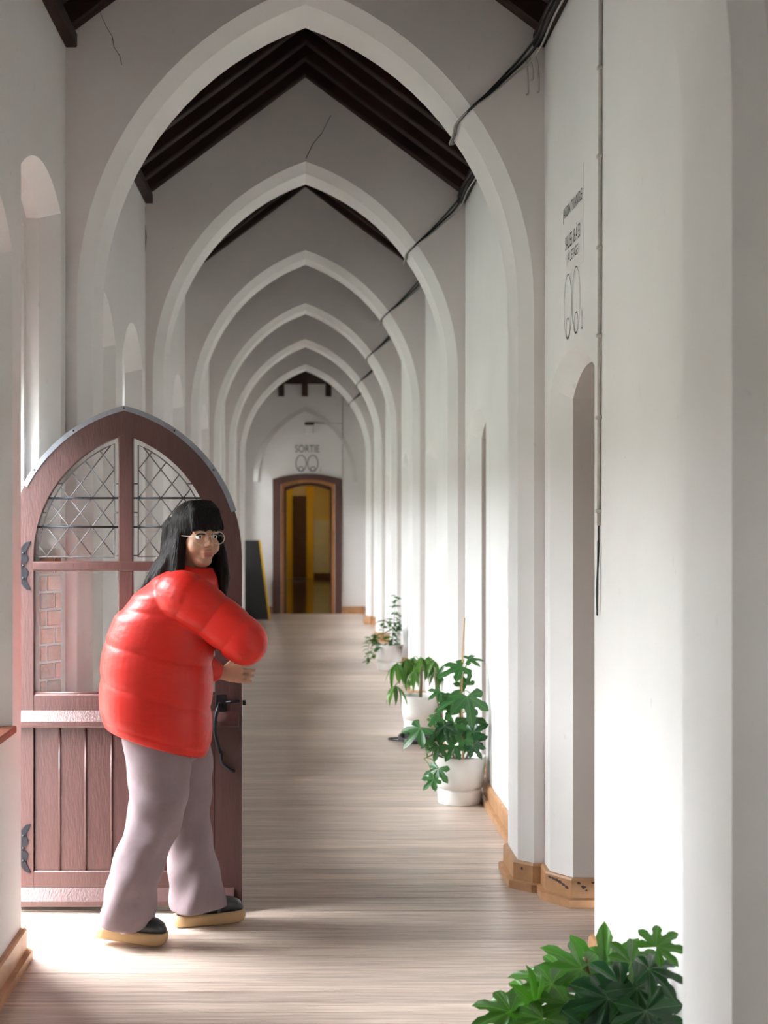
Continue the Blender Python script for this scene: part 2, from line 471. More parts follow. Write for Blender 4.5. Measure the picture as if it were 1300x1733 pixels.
# roof: dark boards on pairs of rafters
ceil = None
bm = bmesh.new()
for s in (-1, 1):
    xe = s*1.47; ze = zroof(1.47, RAFT); zr = RIDGE+RAFT
    ya, yb = Y0-0.2, arch_back[6]
    P = [(0,ya,zr),(0,yb,zr),(xe,yb,ze),(xe,ya,ze)]
    v = [bm.verts.new(p) for p in P]+[bm.verts.new((p[0],p[1],p[2]+0.06)) for p in P]
    for f in ((0,1,2,3),(7,6,5,4),(0,4,5,1),(1,5,6,2),(2,6,7,3),(3,7,4,0)): bm.faces.new([v[i] for i in f])
ceil = struct(obj('ceiling', bm, 'roof_wood'))
ang = math.atan2(RIDGE-EAVE, 1.015)
L = math.hypot(1.06, (RIDGE-EAVE)*1.06/1.015)
rm = bpy.data.meshes.new('rafter'); b2 = bmesh.new()
box(b2, -0.06, L, -0.04, 0.04, 0, RAFT*math.cos(ang)); bevel_all(b2, 0.008); b2.to_mesh(rm); b2.free(); rm.materials.append(M['roof_wood'])
def rafters(ya, yb, n):
    for i in range(n):
        y = ya+0.05+(yb-ya-0.10)*i/(n-1)
        for s in (-1, 1):
            o = bpy.data.objects.new('rafter', rm); COL.objects.link(o); o.parent = ceil
            o.location = (0, y, RIDGE)
            o.rotation_euler = (0, ang, 0) if s > 0 else (0, ang, PI)
prev = Y0
for k in range(0, 7):
    rafters(prev, arch_front[k], 9 if k else 15); prev = arch_back[k]
# wall plates along the eaves
prev = Y0
for k in range(0, 7):
    for x0, x1 in ((XL, XL+0.05), (XR-0.05, XR)):
        sub(obj('wall_plate', bbox(x0, x1, prev+.001, arch_front[k]-.001, 3.565, 3.625, 0.005), 'roof_wood'), ceil)
    prev = arch_back[k]
# crossing at the far end: its roof leans down onto the end wall
bm = bmesh.new()
za, zb = 5.35, 3.78
P = [(XL-XOUT,arch_back[6],za),(XR+XOUT,arch_back[6],za),(XR+XOUT,Y1+0.3,zb-.22),(XL-XOUT,Y1+0.3,zb-.22)]
v = [bm.verts.new(p) for p in P]+[bm.verts.new((p[0],p[1],p[2]+0.06)) for p in P]
for f in ((0,1,2,3),(7,6,5,4),(0,4,5,1),(1,5,6,2),(2,6,7,3),(3,7,4,0)): bm.faces.new([v[i] for i in f])
for xw in (XL-.001, XR+.001):
    quad(bm, (xw,arch_back[6]-.1,WTOP-.02), (xw,Y1,WTOP-.02), (xw,Y1,3.85), (xw,arch_back[6]-.1,5.4))
ceil2 = struct(obj('ceiling_crossing', bm, 'roof_wood'))
slope = math.atan2(za-zb+.22, Y1+.3-arch_back[6])
for i in range(5):
    x = -0.99+i*0.385+0.21
    bm = bmesh.new(); Ls = math.hypot(Y1-arch_back[6], (za-zb))*0.99
    box(bm, -0.05, 0.05, -Ls, 0, -0.13, 0); bevel_all(bm, 0.006)
    o = obj('rafter', bm, 'roof_wood', ceil2)
    o.location = (x, Y1, zb-0.135); o.rotation_euler = (-slope, 0, 0)

# end wall with a doorway, and the passage behind it
FA, FB = -0.40, 0.48
bm = bmesh.new()
def fo(xa, xb, zs, cr, n=10):
    return outline(xa, xb, 0, zs, cr, n)
f1 = fo(FA, FB, 2.12, 2.20)
for y in (Y1, Y1+0.30):
    quad(bm, (XL-XOUT,y,0), (FA,y,0), (FA,y,3.76), (XL-XOUT,y,3.76)); quad(bm, (FB,y,0), (XR+XOUT,y,0), (XR+XOUT,y,3.76), (FB,y,3.76))
    for p, q in zip(f1[1:-1], f1[2:-1]):
        quad(bm, (p[0],y,p[1]), (q[0],y,q[1]), (q[0],y,3.76), (p[0],y,3.76))
for p, q in zip(f1, f1[1:]): quad(bm, (p[0],Y1,p[1]), (q[0],Y1,q[1]), (q[0],Y1+.3,q[1]), (p[0],Y1+.3,p[1]))
wall_end = struct(obj('wall_end', bm, 'plaster_far'))
# low relief of a blind pointed arch on the end wall
bm = bmesh.new(); a1 = arch_pts(-0.05); a2 = arch_pts(-0.13); zoff = -0.33
for i in range(1, len(a1)-2):
    p, q, r, s = a1[i], a1[i+1], a2[i+1], a2[i]
    A = lambda t, y: (t[0], y, t[1]+zoff)
    quad(bm, A(p,Y1-.003), A(q,Y1-.003), A(r,Y1-.03), A(s,Y1-.03)); quad(bm, A(s,Y1-.03), A(r,Y1-.03), A(r,Y1+.001), A(s,Y1+.001))
sub(obj('blind_arch', bm, 'plaster_far'), wall_end)

def frame_ring(oa, ob, y0, y1):
    bm = bmesh.new()
    for i in range(len(oa)-1):
        p, q, r, s = oa[i], oa[i+1], ob[i+1], ob[i]
        for y in (y0, y1): quad(bm, (p[0],y,p[1]), (q[0],y,q[1]), (r[0],y,r[1]), (s[0],y,s[1]))
        quad(bm, (p[0],y0,p[1]), (q[0],y0,q[1]), (q[0],y1,q[1]), (p[0],y1,p[1]))
        quad(bm, (s[0],y0,s[1]), (r[0],y0,r[1]), (r[0],y1,r[1]), (s[0],y1,s[1]))
    bmesh.ops.remove_doubles(bm, verts=bm.verts[:], dist=1e-5); bmesh.ops.recalc_face_normals(bm, faces=bm.faces[:])
    return bm
door1 = struct(obj('door_1', frame_ring(fo(FA-.135, FB+.115, 2.20, 2.285), fo(FA-.005, FB+.005, 2.115, 2.195), Y1-0.035, Y1+0.02), 'brown_frame'))
sub(obj('door_jamb', frame_ring(fo(FA+.001, FB-.001, 2.119, 2.199), fo(FA+.045, FB-.045, 2.07, 2.15), Y1+0.021, Y1+0.28), 'orange_wood'), door1)
sub(obj('inner_frame', frame_ring(fo(FA+.001, FB-.001, 2.119, 2.199), fo(FA+.085, FB-.075, 2.02, 2.10), Y1+0.281, Y1+0.36), 'brown_frame'), door1)

PY0, PY1 = Y1+0.30, 38.0
bm = bmesh.new(); box(bm, -1.5, 1.6, PY0-0.299, PY1+0.2, -0.12, 0.0); struct(obj('floor_passage', bm, 'tile_floor'))
bm = bmesh.new(); box(bm, -1.5, 1.6, PY0+.01, PY1+0.2, 3.0, 3.1); struct(obj('ceiling_passage', bm, 'cream'))
bm = bmesh.new(); box(bm, -1.0, -0.62, PY0+.001, PY1, 0, 3.0); struct(obj('wall_passage_left', bm, 'yellow'))
# right-hand passage wall has an unseen narrow slot added to light the end
bm = bmesh.new()
for a, b in ((PY0+.001, 36.0), (36.2, PY1)): box(bm, 0.85, 1.1, a, b, 0, 3.0)
for a, b in ((36.0, 36.2),):
    box(bm, 0.85, 1.1, a, b, 0, 0.9); box(bm, 0.85, 1.1, a, b, 2.7, 3.0)
struct(obj('wall_passage_right', bm, 'greywhite'))
bm = bmesh.new()
box(bm, -1.5, 1.6, PY1, PY1+0.2, 0, 1.50); box(bm, -1.5, 1.6, PY1, PY1+0.2, 1.50, 3.0, 1)
wpe = struct(obj('wall_passage_end', bm, 'greywhite')); wpe.data.materials.append(M['cream'])
sub(obj('skirting', bbox(0.2, 0.85, PY1-0.03, PY1-.001, 0, 0.14, .004), 'brown_frame'), wpe)
sub(obj('pilaster', bbox(0.02, 0.21, PY1-0.08, PY1-.001, 0, 3.0, .004), 'yellow'), wpe)
sub(obj('pilaster', bbox(-0.62, -0.32, PY1-0.08, PY1-.001, 0, 3.0, .004), 'yellow'), wpe)
dd = struct(obj('door_9', bbox(-0.33, 0.025, PY1-0.12, PY1-0.081, 0.02, 2.12, 0.005), 'dark_door'))
for za, zb2 in ((0.2, 0.95), (1.1, 1.95)):
    sub(obj('panel', bbox(-0.27, -0.04, PY1-0.132, PY1-0.1195, za, zb2, 0.006), 'dark_door'), dd)

# floor of boards laid across the corridor
bm = bmesh.new(); box(bm, XL-XOUT, XR+XOUT, Y0-.2, Y1-0.001, -0.14, -0.025)
floor = struct(obj('floor', bm, 'subfloor'))
PW = 0.1015; npl = int((Y1-0.001-Y0)/PW)
pm = bpy.data.meshes.new('plank'); b2 = bmesh.new()
box(b2, -1.2, 1.2, -PW/2+0.0008, PW/2-0.0008, -0.025, 0)
te = [e for e in b2.edges if all(v.co.z > -0.001 for v in e.verts)]
bmesh.ops.bevel(b2, geom=te, offset=0.0016, segments=1, affect='EDGES')
b2.to_mesh(pm); b2.free(); pm.materials.append(M['plank'])
for i in range(npl):
    o = bpy.data.objects.new('plank', pm); COL.objects.link(o); o.parent = floor
    o.location = (0.02*random.uniform(-1, 1), Y1-0.001-PW*(i+0.5), 0.0009*random.uniform(-1, 0.6))

# courtyard outside the windows
bm = bmesh.new(); box(bm, -30, XL-XOUT, -25, 45, -0.25, -0.06); struct(obj('ground_courtyard', bm, 'ground'))

# unseen wall added across the courtyard to block low sky light
bm = bmesh.new(); box(bm, -13.0, -12.0, -25, 45, -0.2, 6.0); struct(obj('wall_sky_blocker', bm, 'sky_blocker'))
# skirting boards: two tiers following the wall, the recesses and the arch piers
def skirting(name, path, inward, mi='base_wood'):
    """path: plan polyline; inward: +1 if the corridor lies to the left of the path direction"""
    P = [Vector((p[0], p[1], 0)) for p in path]
    def off(t):
        out = []
        for i, p in enumerate(P):
            ns = []
            if i > 0: d = (P[i]-P[i-1]).normalized(); ns.append(Vector((-d.y, d.x, 0))*inward)
            if i < len(P)-1: d = (P[i+1]-P[i]).normalized(); ns.append(Vector((-d.y, d.x, 0))*inward)
            if len(ns) == 2:
                b = (ns[0]+ns[1]); b = b/max(b.length_squared, .2)*2
                out.append(p+b*t)
            else: out.append(p+ns[0]*t)
        return out
    bm = bmesh.new(); o0 = off(-0.002); o1 = off(0.020); o1b = off(0.014); o2 = off(0.040)
    H1, H2 = 0.037, 0.116
    def z(p, h): return (p.x, p.y, h)
    for i in range(len(P)-1):
        j = i+1
        quad(bm, z(o2[i],0), z(o2[j],0), z(o2[j],H1-.004), z(o2[i],H1-.004))
        quad(bm, z(o2[i],H1-.004), z(o2[j],H1-.004), z(o1[j],H1), z(o1[i],H1))
        quad(bm, z(o1[i],H1), z(o1[j],H1), z(o1[j],H2-.008), z(o1[i],H2-.008))
        quad(bm, z(o1[i],H2-.008), z(o1[j],H2-.008), z(o1b[j],H2), z(o1b[i],H2))
        quad(bm, z(o1b[i],H2), z(o1b[j],H2), z(o0[j],H2), z(o0[i],H2))
    for i in (0, len(P)-1):
        a = [z(o0[i],0), z(o2[i],0), z(o2[i],H1-.004), z(o1[i],H1), z(o1[i],H2-.008), z(o1b[i],H2), z(o0[i],H2)]
        bm.faces.new([bm.verts.new(p) for p in a])
    bmesh.ops.remove_doubles(bm, verts=bm.verts[:], dist=1e-5); bmesh.ops.recalc_face_normals(bm, faces=bm.faces[:])
    o = struct(obj(name, bm, mi)); return o
def pier_path(k, s):
    f = arch_front[k]; ch = .06; sb = f+0.365 if k else 3.55; bk = sb+ch; xw = XL if s < 0 else XR
    return [(xw, f), (s*(HW+ch), f), (s*HW, f+ch), (s*HW, sb), (s*(HW+ch), bk), (xw, bk)]
# right side: from the deep end of one recess, round the pier, to the next recess
for k in range(0, 7):
    r = rec[k]; b1 = r[0][1][-1][0]; b2_ = r[1][1][-1][0]
    path = [(XR+0.28, b2_), (XR+0.075, b2_), (XR, b1)] + pier_path(k, 1)
    if k < 6:
        n = rec[k+1]; path += [(XR, n[0][1][0][0]), (XR+0.075, n[1][1][0][0]), (XR+0.28, n[1][1][0][0])]
    else: path += [(XR, Y1-.005)]
    o = skirting('baseboard_right_%d' % (k+1), path, 1)
    if k == 1: pier_base = o
skirting('baseboard_right_0', [(XR, Y0+.01), (XR, rec[0][0][1][0][0]), (XR+.075, rec[0][1][1][0][0])], 1)
p = [(XL, Y0+.01)]+pier_path(0, -1)+[(XL, DA), (XL-0.05, DA+.068)]
skirting('baseboard_left_1', p, -1)
p = [(XL, DB+.005)]
for k in range(1, 7): p += pier_path(k, -1)
p += [(XL, Y1-.005)]
skirting('baseboard_left_2', p, -1)
skirting('baseboard_end_1', [(XL+.05, Y1), (FA-.14, Y1)], -1); skirting('baseboard_end_2', [(FB+.12, Y1), (XR-.05, Y1)], -1)
# chipped paint on the pier skirting
random.seed(3)
def chip(x, y, z, nx, ny, w, h):
    bm = bmesh.new(); t = Vector((-ny, nx, 0)); n = Vector((nx, ny, 0)).normalized(); c = Vector((x, y, z)); v = []
    for k in range(9):
        a = 2*PI*k/9; rr = random.uniform(.6, 1.1)
        v.append(bm.verts.new(c+t*math.cos(a)*w*rr+Vector((0,0,1))*math.sin(a)*h*rr+n*.0012))
    bm.faces.new(v); o = obj('chip', bm, 'base_chip'); sub(o, pier_base)
f1_, b1_ = arch_front[1], rec[1][0][1][-1][0]
for t, z, w, h in ((.15,.098,.012,.006),(.3,.097,.014,.006),(.45,.094,.012,.008),(.6,.09,.014,.007),(.75,.084,.012,.008),(.9,.077,.012,.007)):
    ax, ay, bx_, by = XR, b1_, XR+.075, b1_-.11; n = Vector((-(ay-by), -(bx_-ax), 0)).normalized(); 
    chip(ax+(bx_-ax)*t+n.x*.0205, ay+(by-ay)*t+n.y*.0205, z, n.x, n.y, w, h)
for x, z, w, h in ((XR+.095,.098,.008,.006),(XR+.115,.082,.012,.008),(XR+.155,.1,.013,.005),(XR+.125,.068,.006,.005),(XR+.185,.097,.012,.006)):
    chip(x, b1_-.11-.0205, z, 0, -1, w, h)
chip(HW+.012, f1_+.036-.0205, .09, -.7071, -.7071, .006, .008)

# windows on the left: frames, panes and tile sills
def window(k, a, b, o2):
    x = XL-0.27; zs = o2[1][1]; cr = max(p[1] for p in o2)
    A, B = o2[0][0], o2[-1][0]; z0 = o2[0][1]
    inner = outline(A+.045, B-.045, z0+.045, zs-.02, cr-.045)
    bm = bmesh.new()
    for (xa) in (x-.025, x+.025):
        for i in range(len(o2)):
            j = (i+1) % len(o2); quad(bm, (xa,*o2[i]), (xa,*o2[j]), (xa,*inner[j]), (xa,*inner[i]))
    for i in range(len(o2)):
        j = (i+1) % len(o2); quad(bm, (x-.025,*inner[i]), (x-.025,*inner[j]), (x+.025,*inner[j]), (x+.025,*inner[i]))
    w = struct(obj('window_%d' % k, bm, 'brown_frame'))
    m = (A+B)/2
    sub(obj('mullion', bbox(x-.02, x+.02, m-.02, m+.02, z0+.04, cr-.04, .004), 'brown_frame'), w)
    sub(obj('transom', bbox(x-.018, x+.018, A+.04, B-.04, zs-.5, zs-.46, .004), 'brown_frame'), w)
    for s in (0, 1):
        ya, yb = (A+.045, m-.02) if s == 0 else (m+.02, B-.045)
        h = inner[1:-1]
        top = [p for p in h if ya-1e-6 <= p[0] <= yb+1e-6]
        pts = [(ya, z0+.045)] + ([(ya, zs-.02)] if s == 0 else [(ya, cr-.047)]) + [p for p in top if ya+.01 < p[0] < yb-.01] + ([(yb, cr-.047)] if s == 0 else [(yb, zs-.02)]) + [(yb, z0+.045)]
        bm = bmesh.new(); bm.faces.new([bm.verts.new((x, *p)) for p in pts]); sub(obj('pane', bm, 'glass'), w)
    sub(obj('window_sill', bbox(XL-0.24, XL+0.015, a+.002, b-.002, 0.832, 0.858, .004), 'sill' if 4 < a < 5 else 'plaster'), w)
    portal('window_portal', (XL-XOUT-.01, (A+B)/2, (z0+cr)/2), B-A, cr-z0)
wk = 1
for kind, lo in left_open:
    if kind == 'win':
        window(wk, lo[0][1][0][0], lo[0][1][-1][0], lo[1][1]); wk += 1
    else:
        portal('doorway_portal', (XL-XOUT-.01, (DA+DB)/2-.06, 1.05), DB-DA-.18, 2.1)
# timber frame of the side doorway, with a solid plaster panel over it
dfx = XL-0.24
bm = bmesh.new()
for ya, yb in ((DA+.03, DA+.07), (DB-.19, DB-.15)): box(bm, dfx-.04, dfx+.04, ya, yb, 0, 2.78)
box(bm, dfx-.04, dfx+.04, DA+.07, DB-.19, 2.06, 2.12)
door_fr = struct(obj('trim_doorway', bm, 'door_wood'))
sub(obj('tympanum', bbox(dfx-.03, dfx+.03, DA+.03, DB-.15, 2.12, 2.86, .002), 'plaster'), door_fr)
sub(obj('threshold', bbox(XL-XOUT, XL-.18, DA+.035, DB-.155, -.06, .012, .003), 'sill'), door_fr)
portal('passage_portal', (1.12, 36.1, 1.8), 0.2, 1.8, -1)

# exposed brick on the far jamb of that doorway
ja, jb = Vector((XL, DB, 0)), Vector((XL-0.073, DB-.10, 0)); jd = (jb-ja); jl = jd.length; jd.normalize()
jn = Vector((jd.y, -jd.x, 0));  jn = jn if jn.y < 0 else -jn
bmm = bmesh.new()
for s in range(1):
    a = ja+jd*.004+jn*.002; b = jb-jd*.004+jn*.002
    quad(bmm, (a.x,a.y,.12), (b.x,b.y,.12), (b.x,b.y,1.45), (a.x,a.y,1.45))
sub(obj('mortar_bed', bmm, 'mortar'), wall_left)
zc = 0.125; row = 0
while zc < 1.40:
    cut = [0.0, 0.085, jl] if row % 2 == 0 else [0.0, 0.04, jl]
    for c0, c1 in zip(cut, cut[1:]):
        bm = bmesh.new(); box(bm, 0.004, c1-c0-0.004, -0.004, 0.008, 0, 0.062); bevel_all(bm, 0.003)
        o = obj('brick', bm, 'brick')
        o.location = ja+jd*c0+Vector((0, 0, zc)); o.rotation_euler = (0, 0, math.atan2(jd.y, jd.x))
        # local +y must point out of the jamb
        if (Matrix.Rotation(math.atan2(jd.y, jd.x), 3, 'Z') @ Vector((0,1,0))).dot(jn) < 0:
            for v in o.data.vertices: v.co.y *= -1
            o.data.flip_normals()
        sub(o, wall_left)
    zc += 0.072; row += 1
# cracks in the plaster above the arches
def crack(pts, y, w):
    bm = bmesh.new()
    for (a, b) in zip(pts, pts[1:]):
        d = Vector((b[0]-a[0], 0, b[1]-a[1])); n = Vector((-d.z, 0, d.x)).normalized()*w*random.uniform(.5, 1)
        A, B = Vector((a[0], y, a[1])), Vector((b[0], y, b[1])); quad(bm, A-n, B-n, B+n, A+n)
    return bm
def px(x, y, Y): return ((x-517)*Y/2500, 1.58-(y-875)*Y/2500)
for k, pl, w in ((1, [(168,18),(180,45),(190,62),(193,80),(203,95),(206,110)], .0016), (2, [(560,195),(545,225),(530,243),(518,268)], .0035)):
    Y = arch_front[k]-.0015; o = obj('plaster_crack', crack([px(a, b, Y) for a, b in pl], Y, w), 'base_chip')
    sub(o, bpy.data.objects['wall_arch_%d' % (k+1)])
Y = arch_front[2]-.0015
sub(obj('plaster_crack', crack([px(a, b, Y) for a, b in ((246,350),(245,380),(247,400),(244,440),(245,475))], Y, .005), 'base_chip'), bpy.data.objects['wall_arch_3'])

# scuffs and nicks in the limewash
def scuff(x, y, dy, dz, xw, w=.0022):
    s_ = 1 if xw > 0 else -1
    Y = abs(xw)*2500/abs(x-517); z = 1.58-(y-875)*Y/2500; bm = bmesh.new(); X = xw-s_*.0012
    a, b = Vector((X, Y, z)), Vector((X, Y+dy, z+dz)); d = (b-a).normalized(); n = Vector((0, -d.z, d.y))*w
    bm.faces.new([bm.verts.new(p) for p in (a-n*.3, (a+b)/2-n, b-n*.3, b+n*.3, (a+b)/2+n, a+n*.3)])
    sub(obj('scuff_mark', bm, 'plaster_worn_shaded'), wall_right)
for a in ((1058,775,-.016,.002),(1147,708,-.012,.006),(1034,845,.002,.02),(1050,1010,.004,.03),(1140,960,-.004,.035),(1090,880,.003,.012),(1076,185,.002,.008),(1110,1090,-.006,.003),(1130,1400,.004,.03),(1040,640,.003,.015),(1100,560,-.01,.004)):
    scuff(*a, XR)
# ------------------------------------------------------------------ the open arched door leaf
DH, DT = Vector((-1.196, 5.955, 0.0)), 0.045
door = thing('arched_door', 'dark brown arched wooden door with leaded diamond panes, standing open', 'door', DH)
WD = 0.941; CX = WD/2; DZS, DC = 1.42, 0.147; DR = WD/2+DC
def darc(off, n=16, z0=None, side=0):
    """pointed head of the leaf, shrunk by off; local (x, z) left foot to right foot"""
    r = DR-off; t1 = math.acos(DC/r); out = []
    for k in range(n+1): t = t1*k/n; out.append((CX+DC-r*math.cos(t), DZS+r*math.sin(t)))
    return out + [(2*CX-x, z) for x, z in out[-2::-1]]
def prism(poly_a, y0, y1, bev=0.0):
    bm = bmesh.new(); a = [bm.verts.new((x, y0, z)) for x, z in poly_a]; b = [bm.verts.new((x, y1, z)) for x, z in poly_a]
    bm.faces.new(a); bm.faces.new(b[::-1])
    n = len(a)
    for i in range(n): bm.faces.new((a[i], b[i], b[(i+1) % n], a[(i+1) % n]))
    bmesh.ops.recalc_face_normals(bm, faces=bm.faces[:])
    return bm
ST = 0.107; ZB = 0.02
# arched head and stiles: ring between the outer arc and the inner arc (front y=-DT, back y=0)
oa = [(0, ZB)]+darc(0)+[(WD, ZB)]; ia = [(ST, ZB)]+darc(ST)+[(WD-ST, ZB)]
bm = bmesh.new()
for i in range(len(oa)-1):
    p, q, r, s = oa[i], oa[i+1], ia[i+1], ia[i]
    for y in (-DT, 0): quad(bm, (p[0],y,p[1]), (q[0],y,q[1]), (r[0],y,r[1]), (s[0],y,s[1]))
    quad(bm, (p[0],-DT,p[1]), (q[0],-DT,q[1]), (q[0],0,q[1]), (p[0],0,p[1])); quad(bm, (s[0],-DT,s[1]), (r[0],-DT,r[1]), (r[0],0,r[1]), (s[0],0,s[1]))
for e in (0, len(oa)-1):
    quad(bm, (oa[e][0],-DT,ZB), (ia[e][0],-DT,ZB), (ia[e][0],0,ZB), (oa[e][0],0,ZB))
bmesh.ops.remove_doubles(bm, verts=bm.verts[:], dist=1e-5); bmesh.ops.recalc_face_normals(bm, faces=bm.faces[:])
obj('door_frame', bm, 'door_wood', door)
zi_top = max(z for x, z in darc(ST))
obj('mullion', bbox(CX-.024, CX+.036, -DT+.002, -.002, 0.745, zi_top+.012, .004), 'door_wood', door)
obj('transom', bbox(ST-.004, WD-ST+.004, -DT-.006, -.004, 1.365, 1.402, .006), 'door_wood', door)
obj('glass_rail', bbox(ST-.004, WD-ST+.004, -DT+.002, -.002, .80, .872, .006), 'door_wood', door)
# sloping ledge under the glass
bm = bmesh.new(); pr = [(-DT-.001, .742), (-DT-.032, .742), (-DT-.036, .75), (-DT-.036, .766), (-DT-.001, .806)]
loops = [[bm.verts.new((x, y, z)) for y, z in pr] for x in (0.02, WD-0.012)]
n = len(pr)
for i in range(n): bm.faces.new((loops[0][i], loops[0][(i+1) % n], loops[1][(i+1) % n], loops[1][i]))
bm.faces.new(loops[0][::-1]); bm.faces.new(loops[1]); bmesh.ops.recalc_face_normals(bm, faces=bm.faces[:])
obj('ledge', bm, 'door_wood', door)
obj('lock_rail', bbox(ST-.004, WD-ST+.004, -DT+.002, -.002, .735, .802, .004), 'door_wood', door)
obj('bottom_rail', bbox(ST-.004, WD-ST+.004, -DT+.002, -.002, ZB, .163, .004), 'door_wood', door)
# weatherboard along the foot
bm = bmesh.new(); pr = [(-DT-.001, .028), (-DT-.030, .028), (-DT-.034, .034), (-DT-.034, .05), (-DT-.001, .098)]
loops = [[bm.verts.new((x, y, z)) for y, z in pr] for x in (0.03, WD-0.03)]
for i in range(n): bm.faces.new((loops[0][i], loops[0][(i+1) % n], loops[1][(i+1) % n], loops[1][i]))
bm.faces.new(loops[0][::-1]); bm.faces.new(loops[1]); bmesh.ops.recalc_face_normals(bm, faces=bm.faces[:])
obj('weatherboard', bm, 'door_wood', door)
# beaded boards in the lower panel
nb = 7; bw = (WD-2*ST)/nb
for i in range(nb):
    x0 = ST+bw*i
    bd = obj('board', bbox(x0+.0015, x0+bw-.0015, -DT+.014, -.014, .16, .738, .003), 'door_wood', door)
    if i:
        bm = bmesh.new(); tube(bm, [(x0, -DT+.012, .163), (x0, -DT+.012, .735)], .0055, 6); obj('bead', bm, 'door_wood', bd, True)
# clear panes below the transom
for xa, xb in ((ST, CX-.024), (CX+.036, WD-ST)):
    bm = bmesh.new(); box(bm, xa-.003, xb+.003, -.024, -.021, .869, 1.368); obj('pane', bm, 'glass', door)
    for z in (.874,):
        bm = bmesh.new(); tube(bm, [(xa, -DT+.012, z), (xb, -DT+.012, z)], .006, 6); obj('glazing_bead', bm, 'door_wood', door, True)
# leaded lights
def clip(poly, region):
    """Sutherland-Hodgman, region convex and counter-clockwise"""
    out = poly
    for i in range(len(region)):
        a, b = region[i], region[(i+1) % len(region)]; inp = out; out = []
        if not inp: break
        side = lambda p: (b[0]-a[0])*(p[1]-a[1])-(b[1]-a[1])*(p[0]-a[0])
        for j in range(len(inp)):
            p, q = inp[j], inp[(j+1) % len(inp)]; sp, sq = side(p), side(q)
            if sp >= 0: out.append(p)
            if (sp >= 0) != (sq >= 0):
                t = sp/(sp-sq); out.append((p[0]+(q[0]-p[0])*t, p[1]+(q[1]-p[1])*t))
    return out
def clip_seg(p, q, region):
    t0, t1 = 0.0, 1.0
    for i in range(len(region)):
        a, b = region[i], region[(i+1) % len(region)]
        side = lambda s: (b[0]-a[0])*(s[1]-a[1])-(b[1]-a[1])*(s[0]-a[0])
        sp, sq = side(p), side(q)
        if sp < 0 and sq < 0: return None
        if sp < 0: t0 = max(t0, sp/(sp-sq))
        elif sq < 0: t1 = min(t1, sp/(sp-sq))
    if t0 >= t1: return None
    f = lambda t: (p[0]+(q[0]-p[0])*t, p[1]+(q[1]-p[1])*t)
    return f(t0), f(t1)
